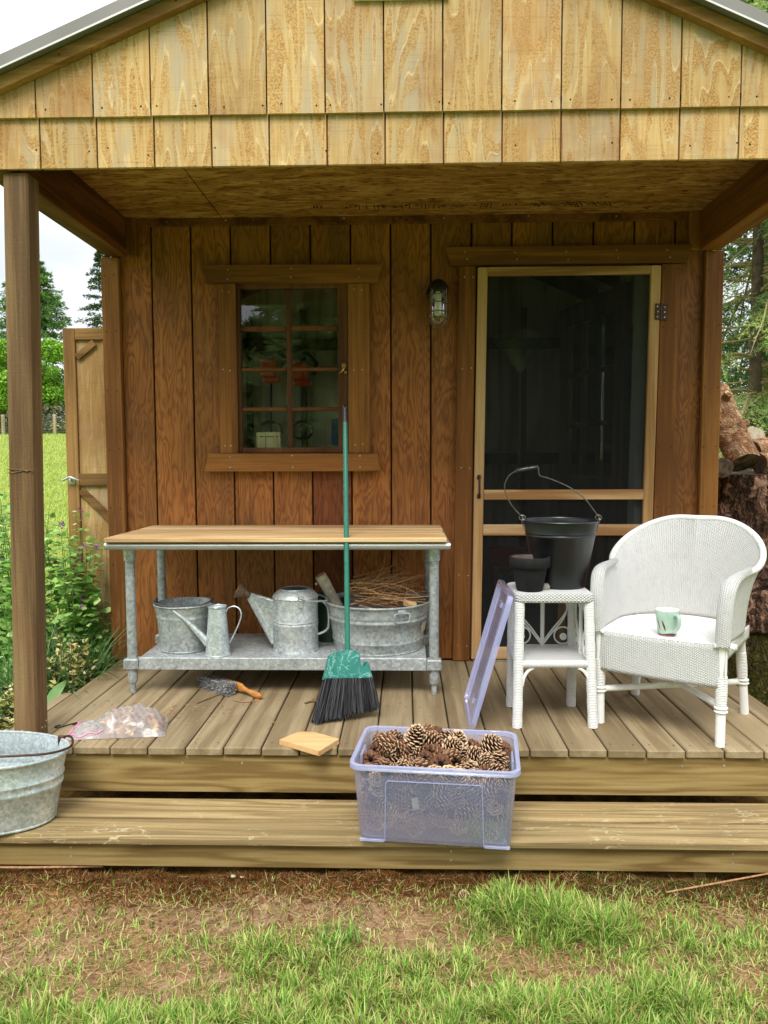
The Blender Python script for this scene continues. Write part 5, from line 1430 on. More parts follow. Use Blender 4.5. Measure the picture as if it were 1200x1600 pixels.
# --- white wicker chair
ch = thing('wicker_chair', 'white wicker tub armchair with a round flared back', 'chair', (1.083, .353, 0))
E1, E2 = Vector((.829, -.559, 0)), Vector((.559, .829, 0)); CO = Vector((1.083, .353, 0))
def cw(x, y, z): return CO+E1*x+E2*y+Vector((0, 0, z))
def base_xy(t):
    """t in [-1,1] around the seat, front left to front right"""
    s = abs(t); sg = -1 if t < 0 else 1
    if s > .62: f = (s-.62)/.38; x, y = .243-.010*f, .02-.262*f
    else: th = (1-s/.62)*PI/2; x, y = .243*math.cos(th), .02+.245*math.sin(th)
    return sg*x, y
def sm(x): x = min(1, max(0, x)); return x*x*(3-2*x)
def rim_zf(t):
    s = abs(t)
    if s > .62:
        f = (s-.62)/.38
        z = .600+.012*(1-f); fl = .010*(1-f)+.010
        if f > .72: k = (f-.72)/.28; z -= (z-.376)*(1-math.sqrt(max(0, 1-k**2.6)))
    else:
        f = 1-s/.62
        z = .612+.176*sm(f*1.15)**.8; fl = .020+.056*math.sin(PI*min(1, f*1.0))**.8+.030*f
    return z, fl
def shell_pt(t, v):
    x, y = base_xy(t); z, fl = rim_zf(t); s = abs(t)
    if s > .62: nx, ny = (1 if t > 0 else -1), 0
    else: th = (1-s/.62)*PI/2; nx, ny = math.cos(th)*(1 if t > 0 else -1), math.sin(th)
    hh = z-.376; k = hh/.43
    o = fl*(.25*v+.75*v**2.6)*min(1, max(.15, hh/.2))
    fy = -.03*sm((s-.8)/.2)*math.sin(PI*v)
    return cw(x+nx*o, y+ny*o+fy, .376+hh*v)
def grid_mesh(name, fn, nu, nv, mat, par, usc, vsc, thick=0.0):
    P = [[fn(i/nu, j/nv) for i in range(nu+1)] for j in range(nv+1)]
    me = bpy.data.meshes.new(name); o = Vector(WL[par])
    me.from_pydata([tuple(p-o) for r in P for p in r], [], [(j*(nu+1)+i, j*(nu+1)+i+1, (j+1)*(nu+1)+i+1, (j+1)*(nu+1)+i) for j in range(nv) for i in range(nu)])
    uv = me.uv_layers.new(name='UVMap')
    # arc length parametrisation so that the weave keeps its pitch
    ul = np.zeros((nv+1, nu+1)); vl = np.zeros((nv+1, nu+1)); A = np.array([[tuple(p) for p in r] for r in P])
    mid = A[nv//3]; d = np.concatenate([[0], np.cumsum(np.linalg.norm(np.diff(mid, axis=0), axis=1))]); ul[:] = d[None]
    dv_ = np.linalg.norm(np.diff(A, axis=0), axis=2); vl[1:] = np.cumsum(dv_, axis=0)
    li = np.zeros(len(me.loops), dtype=np.int32); me.loops.foreach_get('vertex_index', li)
    uv.data.foreach_set('uv', np.stack([ul.ravel()[li]*usc, vl.ravel()[li]*vsc], -1).astype(np.float32).ravel())
    me.materials.append(M[mat]); me.polygons.foreach_set('use_smooth', [True]*len(me.polygons)); me.update()
    ob = place(name, me, WL[par], par)
    if thick:
        md = ob.modifiers.new('thickness', 'SOLIDIFY'); md.thickness = thick; md.offset = 0
    return ob
grid_mesh('woven_shell', lambda u, v: shell_pt(-.985+1.97*u, v), 130, 26, 'wick_weave', ch, 1, 1, .012)
rim = [shell_pt(t, 1.0) for t in np.linspace(-1, 1, 120)]
rim = [cw(-.233, -.243, .378)]+[p for p in rim if p.z > .40]+[cw(.233, -.243, .378)]
MB().tube(rim, [.0125+.003*sm((abs(i-len(rim)/2)/(len(rim)/2)-.55)*3) for i in range(len(rim))], 14).build('rim', 'wick_fine', ch, smooth=True, angle=60)
# rounded woven roll up the arm front and back over the arm
for sg in (-1, 1):
    pth = smoothpts([cw(sg*.229, -.246, .376), cw(sg*.231, -.248, .44), cw(sg*.234, -.246, .51), cw(sg*.239, -.230, .572), cw(sg*.246, -.190, .602), cw(sg*.252, -.12, .611), cw(sg*.257, -.03, .613), cw(sg*.262, .04, .616)], 6)
    def armf(u, v, sg=sg, pth=pth):
        k = v*(len(pth)-1); i = min(int(k), len(pth)-2); p = pth[i].lerp(pth[i+1], k-i); t = (pth[i+1]-pth[i]).normalized()
        side = E1*sg; up = side.cross(t); a = 2*PI*u; wd = .027-.012*sm((v-.45)/.5); dp = .021-.008*sm((v-.45)/.5)
        return p+side*wd*math.cos(a)+up*dp*math.sin(a)
    grid_mesh('arm_roll', armf, 20, 44, 'wick_weave', ch, 1, 1)
def apron(u, v):
    x = -.238+.476*u; return cw(x, -.240-.016*math.sin(PI*u), .372-.152*v)
grid_mesh('front_apron', apron, 30, 10, 'wick_weave', ch, 1, 1, .008)
for sg in (-1, 1):
    grid_mesh('side_apron', lambda u, v, sg=sg: cw(sg*(.240-.004*u), -.23+.42*u, .374-.05*v), 14, 4, 'wick_weave', ch, 1, 1, .006)
m = MB(); out = [base_xy(t) for t in np.linspace(-1, 1, 48)]+[(.238-.476*k/13, -.240-.016*math.sin(PI*k/13)) for k in range(1, 13)]
ctr = cw(0, 0, .368); vs = [cw(x*.99, y*.99, .3735) for x, y in out]
m.add(vs+[ctr], [(i, (i+1) % 60, 60) for i in range(60)]); m.build('seat', 'wick_seat', ch, smooth=True)
m = MB()
for i in range(90):          # paint flakes missing from the seat: tiny raised curls
    x, y = R.uniform(-.16, .2), R.uniform(-.2, .12); l = R.uniform(.004, .012); a = R.uniform(0, PI)
    m.tube([cw(x, y, .372), cw(x+l*math.cos(a), y+l*math.sin(a), .3745), cw(x+2*l*math.cos(a), y+2*l*math.sin(a), .372)], .0008, 4)
tag(m.build('cane_fibre', 'wick_seat', ch), kind='stuff')
# braid along the seat edge at the arms
for sg in (-1, 1):
    m = MB()
    for ph in (0, PI):
        m.tube([cw(sg*(.205+.065*u), -.252+.02*u+.006*math.sin(u*22+ph), .378+.007*math.cos(u*22+ph)-.006*u) for u in np.linspace(0, 1, 24)], .0065, 7)
    m.build('braid', 'cane', ch, smooth=True)
LEGS = {'a': (-.2235, -.222, -.226, -.232), 'b': (.2235, -.222, .226, -.232), 'c': (-.2235, .222, -.19, .175), 'd': (.2235, .222, .205, .17)}
for kx, (bx, by, tx, ty) in LEGS.items():
    back = kx in 'cd'
    pts = [cw(bx, by, .0006), cw(bx+(tx-bx)*.35, by+(ty-by)*.35, .135), cw(bx+(tx-bx)*.62, by+(ty-by)*.62, .25), cw(tx, ty, .372)]
    l_ = MB().tube(smoothpts(pts, 5), .0175, 14).build('leg', 'cane', ch, smooth=True, angle=60)
    pw = [cw(bx+(tx-bx)*f, by+(ty-by)*f, f*.372) for f in (.42, .47, .52, .58, .64, .70)]
    MB().tube(pw, [.0195, .0205, .021, .021, .0205, .0195], 14).build('cane_wrapping', 'wick_wrap', l_, smooth=True, angle=60)
    for dz in (-.007, .007):
        f = .37+dz/.372
        MB().tube([cw(bx+(tx-bx)*f+.0205*math.cos(2*PI*k/16), by+(ty-by)*f+.0205*math.sin(2*PI*k/16), .372*f) for k in range(16)], .004, 6, closed=True).build('ring', 'cane', l_, smooth=True)
    if back: MB().tube([cw(tx*1.04, ty*1.02, .30), cw(tx*1.02, ty, .362)], .016, 12).build('joint_wrap', 'wick_wrap', l_, smooth=True)
MB().tube([cw(-.22, -.22, .137), cw(.218, .21, .135)], .0125, 12).build('stretcher', 'cane', ch, smooth=True)
MB().tube([cw(.22, -.22, .148), cw(-.21, .21, .160)], .0125, 12).build('stretcher', 'cane', ch, smooth=True)
m = MB()
for k in range(3): m.tube([cw(.016*math.cos(2*PI*q/14)+.004*k-.004, -.004+.010*math.sin(2*PI*q/14), .147+.016*math.sin(2*PI*q/14+.6)) for q in range(14)], .0026, 6, closed=True)
m.build('lashing', 'cane', ch, smooth=True)

# --- mug on the seat
mg = thing('mug', 'sage green pottery mug with red-brown leaf marks on the chair seat', 'mug', (1.0, .19, .374))
mc = (1.000, .205, .3745)
pr = [(0, 0), (.031, 0), (.0325, .003), (.0345, .015), (.0358, .020), (.0465, .094), (.0455, .0965)]
MB().lathe(pr, mc, 40).build('mug_body', 'mug', mg, smooth=True)
MB().lathe([(.0455, .0965), (.043, .094), (.031, .006), (0, .006)], mc, 40).build('mug_interior', 'mug_in', mg, smooth=True)
m = MB()
def mpt(a, z, off=.0006):
    r = np.interp(z, [0, .003, .015, .02, .094], [.031, .0325, .0345, .0358, .0465])+off
    return (mc[0]+r*math.cos(a), mc[1]+r*math.sin(a), mc[2]+z)
n = 40; vs = []; fs = []
for k in range(n):
    a = 2*PI*k/n; vs += [mpt(a, .0015), mpt(a, .009+.003*math.sin(3*a))]
fs = [(2*k, (2*k+2) % (2*n), (2*k+3) % (2*n), 2*k+1) for k in range(n)]
m.add(vs, fs)
for a0, z0, z1, wd, sl in ((-2.05, .018, .062, .09, -.32), (-2.62, .02, .070, .06, -.3), (-2.9, .01, .03, .05, -.3), (-.62, .018, .056, .07, .2), (.9, .02, .06, .09, .2), (2.2, .02, .06, .09, -.2)):
    vs = []; q = 9
    for k in range(q+1):
        t = k/q; w = wd*math.sin(PI*t)**.8; a = a0+sl*t; z = z0+(z1-z0)*t; vs += [mpt(a-w, z), mpt(a+w, z)]
    m.add(vs, [(2*k, 2*k+1, 2*k+3, 2*k+2) for k in range(q)])
m.build('leaf_marks', 'mug_red', mg, smooth=True)
ha = math.radians(-72)
def hp(r, z): return (mc[0]+r*math.cos(ha), mc[1]+r*math.sin(ha), mc[2]+z)
MB().tube(smoothpts([hp(.041, .080), hp(.060, .083), hp(.070, .068), hp(.064, .040), hp(.040, .018)]), .0072, 10, flat=1.0).build('handle', 'mug', mg, smooth=True)

# ================================================================== GATE, LOGS
gt = thing('wooden_gate', 'narrow framed plywood gate beside the left wall of the shed', 'gate', (-1.7, 1.38, gz(-1.7, 1.38)))
g0 = gz(-1.7, 1.38)+.02
MB().box(-1.812, -1.748, 1.36, 1.40, g0, 1.744, .003).build('stile', 'gateZ', gt)
MB().box(-1.565, -1.562+.06, 1.36, 1.40, g0, 1.744, .003).build('stile', 'gateZ', gt)
for z0, z1 in ((1.682, 1.744), (.906, .975), (g0, g0+.07)): MB().box(-1.7475, -1.5655, 1.361, 1.399, z0, z1, .003).build('rail', 'gateX', gt)
MB().box(-1.7475, -1.5655, 1.378, 1.388, .976, 1.681).build('panel', 'gable', gt)
MB().box(-1.7475, -1.5655, 1.378, 1.388, g0+.071, .905).build('panel', 'gable', gt)
def brace(a, b, w):
    a, b = Vector(a), Vector(b); d = (b-a)/2; u = Vector((-d.z, 0, d.x)).normalized()*w
    return MB().obox((a+b)/2, d, (0, .008, 0), u, .002).build('brace', 'gateX', gt)
brace((-1.742, 1.368, 1.590), (-1.645, 1.368, 1.668), .018); brace((-1.742, 1.368, .885), (-1.575, 1.368, .72), .02)
m = MB().box(-1.80, -1.765, 1.352, 1.3595, .915, .955, .002)
m.tube(smoothpts([(-1.825, 1.33, .938), (-1.80, 1.325, .948), (-1.78, 1.325, .956), (-1.76, 1.325, .948), (-1.735, 1.33, .938)]), .006, 8); m.tube([(-1.78, 1.325, .95), (-1.78, 1.355, .935)], .006, 8)
m.build('latch', 'steel', gt, smooth=True, angle=50)

def log(name, label, p0, p1, r0, r1, mat, endmat, seed, cat='log', rough=.12, group=None, n=36, stub=None, flat=1.0):
    q = random.Random(seed); p0, p1 = Vector(p0), Vector(p1); ax = (p1-p0); L_ = ax.length; ax.normalize()
    t = thing(name, label, cat, (p0+p1)/2, group)
    u = ax.orthogonal().normalized(); w = ax.cross(u); nl_ = max(8, int(L_/.03))
    ph = [q.uniform(0, 6.28) for _ in range(8)]; am = [q.uniform(.4, 1) for _ in range(8)]
    def rad(a, s):
        r = r0+(r1-r0)*s; k = 0
        for j in range(1, 7): k += am[j]*math.sin(j*a+ph[j]+s*L_*(2+j*2.1))/(j+.5)
        k += .35*math.sin(11*a+ph[0]+s*L_*31)*math.sin(s*L_*47+a*5)
        return r*(1+rough*k)
    vs = []; fs = []
    for i in range(nl_+1):
        for k in range(n):
            a = 2*PI*k/n; r = rad(a, i/nl_); vs.append(p0+ax*(L_*i/nl_)+u*math.cos(a)*r+w*math.sin(a)*r*flat)
    for i in range(nl_):
        for k in range(n): fs.append((i*n+k, i*n+(k+1) % n, (i+1)*n+(k+1) % n, (i+1)*n+k))
    m = MB().add(vs, fs)
    if stub:
        for (s, a, l, r) in stub:
            b = p0+ax*L_*s+(u*math.cos(a)+w*math.sin(a))*r0*.8; d = (u*math.cos(a)+w*math.sin(a))
            m.tube([b, b+d*l], [r*1.2, r], 10)
    m.build('bark', mat, t, smooth=True, angle=70)
    for e, (i, s) in enumerate(((0, -1), (nl_, 1))):
        ring_ = vs[i*n:(i+1)*n]; c_ = sum((Vector(v) for v in ring_), Vector())/n+ax*s*.002
        mm = MB().add([Vector(v)+ax*s*.0015 for v in ring_]+[c_], [((k, (k+1) % n, n) if s > 0 else ((k+1) % n, k, n)) for k in range(n)])
        mm.build('cut_end', endmat, t)
    return t
log('log_round', 'huge upright log round with dark charred bark, upper of the stack behind the chair', (2.20, 1.95, .10), (2.18, 1.95, .958), .55, .50, 'bark_dark', 'log_end', 3, rough=.10, n=72)
log('log_round', 'mossy log round at the bottom of the stack behind the chair', (2.22, 1.98, -.37), (2.20, 1.98, .097), .56, .55, 'bark_moss', 'log_end', 5, rough=.10, n=64)
log('log', 'flaky tan log slanting down the pile with a branch stub', (1.862, 1.55, 1.02), (1.775, 1.82, 1.42), .084, .094, 'bark_tan', 'log_end', 8, rough=.10, group='logs on the big round', stub=((.78, 4.0, .06, .022), (.75, .6, .07, .022), (.5, 5.4, .05, .02)))
log('log', 'short log with a dark cut end tucked under the slanting log', (1.725, 1.50, .99), (1.66, 2.1, 1.02), .055, .062, 'bark_tan', 'log_end', 9, rough=.1, group='logs on the big round')
log('log', 'thin reddish log lying level at the right of the pile', (1.955, 1.58, 1.015), (2.62, 1.72, 1.03), .060, .062, 'bark_tan', 'log_end', 10, rough=.14, group='logs on the big round')
log('log', 'tan log lying behind the level log on the pile', (1.99, 1.78, 1.07), (2.6, 1.95, 1.12), .085, .09, 'bark_tan', 'log_end', 12, rough=.14, group='logs on the big round')
log('log', 'broken log at the back of the pile with a pale splintered end', (2.08, 1.92, 1.17), (2.3, 2.5, 1.16), .058, .06, 'bark_tan', 'bark_birch', 13, rough=.2, group='logs on the big round')

# ================================================================== VEGETATION
def unit(a): return a/np.maximum(np.linalg.norm(a, axis=-1, keepdims=True), 1e-9)
def blades(P, L_, W_, az, lean, curl, cols, mat, name, fall=None):
    """grass blades: base points P, length, width, azimuth, lean (rad from vertical), extra curl"""
    n = len(P); d0 = np.stack([np.cos(az), np.sin(az), np.zeros(n)], -1); side = np.stack([-np.sin(az), np.cos(az), np.zeros(n)], -1)
    up = np.array([0, 0, 1.0])
    a1 = lean; a2 = lean+curl*.5; a3 = lean+curl
    def st(a): return d0*np.sin(a)[:, None]+up*np.cos(a)[:, None]
    p1 = P+st(a1)*(L_*.38)[:, None]; p2 = p1+st(a2)*(L_*.34)[:, None]; p3 = p2+st(a3)*(L_*.28)[:, None]
    w = (W_*.5)[:, None]
    V = np.stack([P-side*w*.7, P+side*w*.7, p1-side*w, p1+side*w, p2-side*w*.75, p2+side*w*.75, p3], 1).reshape(-1, 3)
    b = (np.arange(n)*7)[:, None, None]
    F = (b+np.array([[0, 1, 3], [0, 3, 2], [2, 3, 5], [2, 5, 4], [4, 5, 6]])[None]).reshape(-1, 3)
    T = np.repeat(cols, 7, axis=0)
    return np_mesh(name, V, F, mat, T)
def pick(cols, n, var=.15):
    c = np.array([lin(*q) for q in cols]); k = NR.integers(0, len(c), n)
    return c[k]*NR.uniform(1-var, 1+var, (n, 1))
GREENS = [(118, 156, 58), (146, 182, 76), (174, 200, 98), (102, 140, 54), (194, 206, 120)]
STRAW = [(196, 172, 120), (176, 148, 98), (212, 192, 142), (158, 126, 82)]
PATCH = [(.0, -.98, 2.0, .09, .9), (.46, -.49, .20, .11, 1.3), (.30, -.44, .10, .07, .8), (.60, -.56, .14, .08, .9), (-.36, -.68, .24, .09, .9), (-.18, -.61, .055, .03, 1.0), (.15, -.86, .6, .10, 1.0),
         (-.75, -.96, .35, .06, .8), (.72, -.86, .28, .09, .6), (.9, -.60, .24, .14, .5), (.1, -.72, .16, .06, .7), (-1.05, -.80, .15, .05, .4), (-.95, -.62, .2, .08, .15)]
def dens(x, y):
    d = np.full_like(x, .10)
    for cx, cy, rx, ry, w in PATCH: d += w*np.exp(-((x-cx)/rx)**2-((y-cy)/ry)**2)
    n = .55+.45*np.sin(x*31+2*np.sin(y*27))*np.sin(y*37+1.5*np.sin(x*23))
    d = d*n
    d = np.where(y < -1.0, .8*n, d); d = np.where(y > -.30, d*.15, d)
    return d
def front_grass():
    N = 420000; x = NR.uniform(-1.75, 1.75, N); y = NR.uniform(-1.35, -.24, N)
    k = NR.uniform(0, 1.25, N) < dens(x, y)*.62; x, y = x[k], y[k]; n = len(x)
    d = np.clip(dens(x, y), 0, 1.3)
    Lh = (.024+.046*d)*NR.uniform(.6, 1.35, n)
    tall = np.exp(-((x-.46)/.22)**2-((y+.50)/.11)**2); Lh *= 1+.5*tall
    col = pick(GREENS, n); dry = NR.uniform(0, 1, n) < .15; col[dry] = pick(STRAW, dry.sum())
    tuft = np.exp(-((x+.18)/.07)**2-((y+.61)/.04)**2) > .4; col[tuft] *= np.array([.62, .82, .7])
    P = np.stack([x, y, gz_np(x, y)+bump_np(x, y)-.004], -1)
    az = NR.uniform(0, 2*PI, n)
    o = place('grass', blades(P, Lh, NR.uniform(.0022, .0042, n), az, NR.uniform(.05, .75, n), NR.uniform(.1, 1.1, n), col, 'grassblade', 'grass'), (0, 0, 0))
    tag(o, 'patchy green grass growing in front of the step', 'grass', kind='stuff'); print('front grass', n)
    # dead thatch lying flat
    N = 22000; x = NR.uniform(-1.75, 1.75, N); y = NR.uniform(-1.3, -.24, N)
    bare = np.exp(-((x+.85)/.35)**2-((y+.5)/.10)**2)
    k = NR.uniform(0, 1, N) > bare*.8+.15*(np.sin(x*9+y*13) > .3); x, y = x[k], y[k]; n = len(x)
    P = np.stack([x, y, gz_np(x, y)+bump_np(x, y)+NR.uniform(.001, .012, n)], -1)
    o = place('dead_grass', blades(P, NR.uniform(.015, .055, n), NR.uniform(.0012, .0026, n), NR.uniform(0, 2*PI, n), NR.uniform(1.25, 1.62, n), NR.uniform(-.3, .3, n), pick(STRAW+[(132, 104, 70)], n), 'grassblade', 'dead_grass'), (0, 0, 0))
    tag(o, 'dry straw-coloured thatch on the bare ground', 'dead grass', kind='stuff')
    # moss sprigs in a band along the step
    N = 52000; x = NR.uniform(-1.75, 1.75, N); y = -.245-np.abs(NR.normal(0, .075, N))
    nz = np.sin(x*7+1)*.5+np.sin(x*19+y*30)*.5
    k = NR.uniform(0, 1, N) < .62+.35*nz; x, y = x[k], y[k]; n = len(x)
    P = np.stack([x, y, gz_np(x, y)+bump_np(x, y)], -1)
    mc_ = pick([(130, 74, 36), (152, 90, 46), (104, 64, 32), (128, 100, 46), (88, 86, 36)], n)
    right = (x > .55) & (NR.uniform(0, 1, n) < .5); mc_[right] = pick([(84, 96, 36), (110, 112, 48), (70, 80, 32)], right.sum())
    o = place('moss', blades(P, NR.uniform(.010, .026, n), NR.uniform(.0022, .004, n), NR.uniform(0, 2*PI, n), NR.uniform(.1, 1.0, n), NR.uniform(0, .8, n), mc_, 'grassblade', 'moss'), (0, 0, 0))
    tag(o, 'rusty brown moss along the foot of the step', 'moss', kind='stuff')
    # crumbs of soil
    m = MB()
    for i in range(700):
        a, b = R.uniform(-1.5, 1.5), R.uniform(-1.0, -.26)
        if R.random() < .5: a, b = R.gauss(-.85, .35), R.gauss(-.5, .09)
        r = R.uniform(.002, .007); z = gz(a, b)+float(bump_np(np.array(a), np.array(b)))
        m.sphere((a, b, z+r*.3), r, 5, 4, (R.uniform(.7, 1.4), R.uniform(.7, 1.4), .7))
    tag(m.build('soil_crumbs', 'soil'), 'dark soil crumbs on the bare earth', 'soil', kind='stuff')
front_grass()
for (x, y, r) in ((-.112, -.555, .007), (-.135, -.55, .006)):
    m = MB().sphere((x, y, gz(x, y)+.012), r, 10, 7, (1, .8, 1.1)); tag(m.build('pebble', 'gravel', smooth=True), 'pale pebble at the %s edge of the dark grass tuft' % ('right' if x > -.12 else 'upper left'), 'stone')
for (x, y, r) in ((-.575, -.262, .0072), (-.545, -.266, .0055)):
    m = MB().sphere((x, y, gz(x, y)+.006), r, 10, 7, (1.3, .8, .7)); tag(m.build('pebble', 'gravel', smooth=True), '%s pale stone tucked under the step at left of centre' % ('larger' if r > .0065 else 'smaller'), 'stone')
m = MB().add([(.165, -.395, -.315), (.185, -.38, -.306), (.195, -.40, -.312), (.178, -.41, -.318)], [(0, 1, 2, 3)])

def side_grass():
    N = 46000; x = NR.uniform(-3.6, -1.58, N); y = NR.uniform(-1.3, 2.2, N)
    k = (y < .80+(-1.75-x)*.86) | (y < .72); k &= ~((x > -1.75) & (y < -.1)) | (NR.uniform(0, 1, N) < .4)
    x, y = x[k], y[k]; n = len(x)
    P = np.stack([x, y, gz_np(x, y)-.003], -1)
    o = place('lawn_grass', blades(P, NR.uniform(.035, .085, n), NR.uniform(.0028, .005, n), NR.uniform(0, 2*PI, n), NR.uniform(.05, .7, n), NR.uniform(.2, 1.1, n), pick(GREENS+[(110, 160, 44), (130, 176, 56)], n), 'grassblade', 'lawn_grass'), (0, 0, 0))
    tag(o, 'bright green lawn grass left of the porch deck', 'grass', kind='stuff')
    N = 110000; t = NR.uniform(0, 1, N)**1.35; y = 3.0+34.5*t; xc = -2.2-(y-2)*.465; x = xc+NR.normal(0, .9, N)*(.5+.06*y)
    k = x < -1.9; x, y, t = x[k], y[k], t[k]; n = len(x)
    P = np.stack([x, y, gz_np(x, y)-.003], -1); s = 1+t*4.
    c_ = pick([(158, 176, 80), (176, 190, 96), (190, 200, 112), (164, 180, 86)], n, .1)
    o = place('lawn_grass', blades(P, NR.uniform(.03, .06, n)*s, NR.uniform(.004, .007, n)*s, NR.uniform(0, 2*PI, n), NR.uniform(.1, .8, n), NR.uniform(.2, 1.0, n), c_, 'grassblade', 'lawn_grass'), (0, 0, 0))
    tag(o, 'mown lawn rising towards the far wire fence', 'grass', kind='stuff')
side_grass()

def leaf_mesh(name, P, D, Nn, L_, W_, col, mat='leaf', shape='round'):
    n = len(P); D = unit(D); S_ = unit(np.cross(Nn, D)); Nn = np.cross(D, S_); l = L_[:, None]; w = W_[:, None]
    if shape == 'round': prof = [(0, 0, 0), (.22, -.42, .03), (.6, -.5, .05), (1, 0, -.04), (.6, .5, .05), (.22, .42, .03)]
    elif shape == 'lance': prof = [(0, 0, 0), (.4, -.5, .02), (1, 0, -.06), (.4, .5, .02)]
    V = np.stack([P+D*l*a+S_*w*b+Nn*l*c for a, b, c in prof], 1).reshape(-1, 3); k = len(prof)
    return np_mesh(name, V, np.arange(n*k).reshape(n, k), mat, np.repeat(col, k, axis=0))
def rnd3(n, z=1.0):
    v = NR.normal(0, 1, (n, 3)); v[:, 2] *= z; return unit(v)

def bush_round(x, y, h, r, nst, label, seed, cols, flowers=0, group='leafy plants in the bed beside the deck'):
    global NR
    NR = np.random.default_rng(seed); t = thing('flowering_plant', label, 'plant', (x, y, gz(x, y)), group)
    m = MB(); Pl, Dl, Ll = [], [], []; tips = []
    for s in range(nst):
        a = NR.uniform(0, 2*PI); rr = r*math.sqrt(NR.uniform(0, 1)); hh = h*NR.uniform(.65, 1.0)
        b = np.array([x+NR.normal(0, .04), y+NR.normal(0, .04), gz(x, y)-.01]); e = np.array([x+rr*math.cos(a), y+rr*math.sin(a)*.8, gz(x, y)+hh])
        c_ = b*.5+e*.5+np.array([NR.normal(0, .03), NR.normal(0, .03), .06])
        pts = [(1-q)**2*b+2*q*(1-q)*c_+q*q*e for q in np.linspace(0, 1, 7)]; m.tube([Vector(p) for p in pts], [.004, .004, .0035, .003, .0025, .002, .0014], 5); tips.append(e)
        for q in np.linspace(.2, 1, 18):
            p = (1-q)**2*b+2*q*(1-q)*c_+q*q*e
            for kk in range(4):
                aa = NR.uniform(0, 2*PI); d = np.array([math.cos(aa), math.sin(aa), NR.uniform(-.3, .5)]); Pl.append(p+d*NR.uniform(.004, .045)); Dl.append(d); Ll.append(NR.uniform(.034, .064)*(1.2-.5*q))
    Pl, Dl, Ll = np.array(Pl), np.array(Dl), np.array(Ll); n = len(Pl)
    Nn = unit(np.stack([NR.normal(0, .45, n), NR.normal(-.2, .45, n), np.ones(n)], -1))
    og = np.array(WL[t])
    place('foliage', leaf_mesh('foliage', Pl-og, Dl, Nn, Ll, Ll*NR.uniform(.7, .9, n), pick(cols, n, .2)), WL[t], t)
    m.build('stem', 'leaf_stem', t, smooth=True)
    if flowers:
        P2 = []; 
        for e in tips[:flowers]:
            for kk in range(3): P2.append(e+np.array([NR.normal(0, .022), NR.normal(0, .022)-.02, NR.normal(.01, .02)]))
        P2 = np.repeat(np.array(P2), 4, axis=0); n2 = len(P2); D2 = rnd3(n2)
        place('flower', leaf_mesh('flower', P2-og, D2, rnd3(n2), np.full(n2, .011), np.full(n2, .009), pick([(168, 78, 176), (148, 62, 160), (186, 104, 190)], n2)), WL[t], t)
M['leaf_stem'] = plain('green_stem', S(110, 138, 66), .6, 0., .2, .15)
LUN = [(124, 170, 74), (146, 190, 90), (166, 206, 112), (104, 150, 64), (184, 214, 132)]
bush_round(-1.74, 1.16, 1.14, .17, 13, 'leafy plant with round leaves and purple flowers in front of the gate', 21, LUN, 8)
bush_round(-1.93, 1.12, 1.26, .17, 10, 'tall round-leaved plant just right of the porch post', 22, LUN, 3)
bush_round(-1.63, 1.20, .98, .10, 9, 'round-leaved plant crowding the corner of the shed wall', 23, LUN, 4)
bush_round(-2.13, 1.28, 1.24, .16, 9, 'round-leaved plant half hidden behind the porch post', 24, LUN, 2)
bush_round(-2.34, 1.42, 1.2, .2, 12, 'round-leaved plant at the left edge beyond the porch post', 25, LUN, 1)
NR = np.random.default_rng(77)
def clump(x, y, n, L0, label, cols, group, spread=.09, w=.007, seed=1, name='grass_clump'):
    q = np.random.default_rng(seed); a = q.uniform(0, 2*PI, n); rr = spread*np.sqrt(q.uniform(0, 1, n))
    P = np.stack([x+rr*np.cos(a), y+rr*np.sin(a), np.full(n, gz(x, y)-.005)], -1)
    me = blades(P, q.uniform(.55, 1.1, n)*L0, q.uniform(.6, 1.3, n)*w, q.uniform(0, 2*PI, n), q.uniform(.05, .45, n), q.uniform(.3, 1.3, n), pick(cols, n, .2), 'grassblade', name)
    me.transform(Matrix.Translation((-x, -y, -gz(x, y))))
    tag(place(name, me, (x, y, gz(x, y))), label, 'plant', group)
GC = [(104, 144, 80), (126, 164, 100), (144, 180, 122), (86, 124, 66)]
clump(-1.72, .98, 520, .68, 'arching grassy clump between the post and the shed corner', GC, 'grassy clumps in the bed', .13, seed=3)
clump(-1.92, .98, 380, .62, 'arching grassy clump directly behind the porch post', GC, 'grassy clumps in the bed', .12, seed=4)
clump(-2.20, 1.40, 420, .50, 'arching grassy clump left of the porch post above the mulch', GC, 'grassy clumps in the bed', .13, seed=5)
clump(-1.64, 1.12, 300, .62, 'arching grassy clump against the corner trim of the shed', GC, 'grassy clumps in the bed', .08, seed=6)
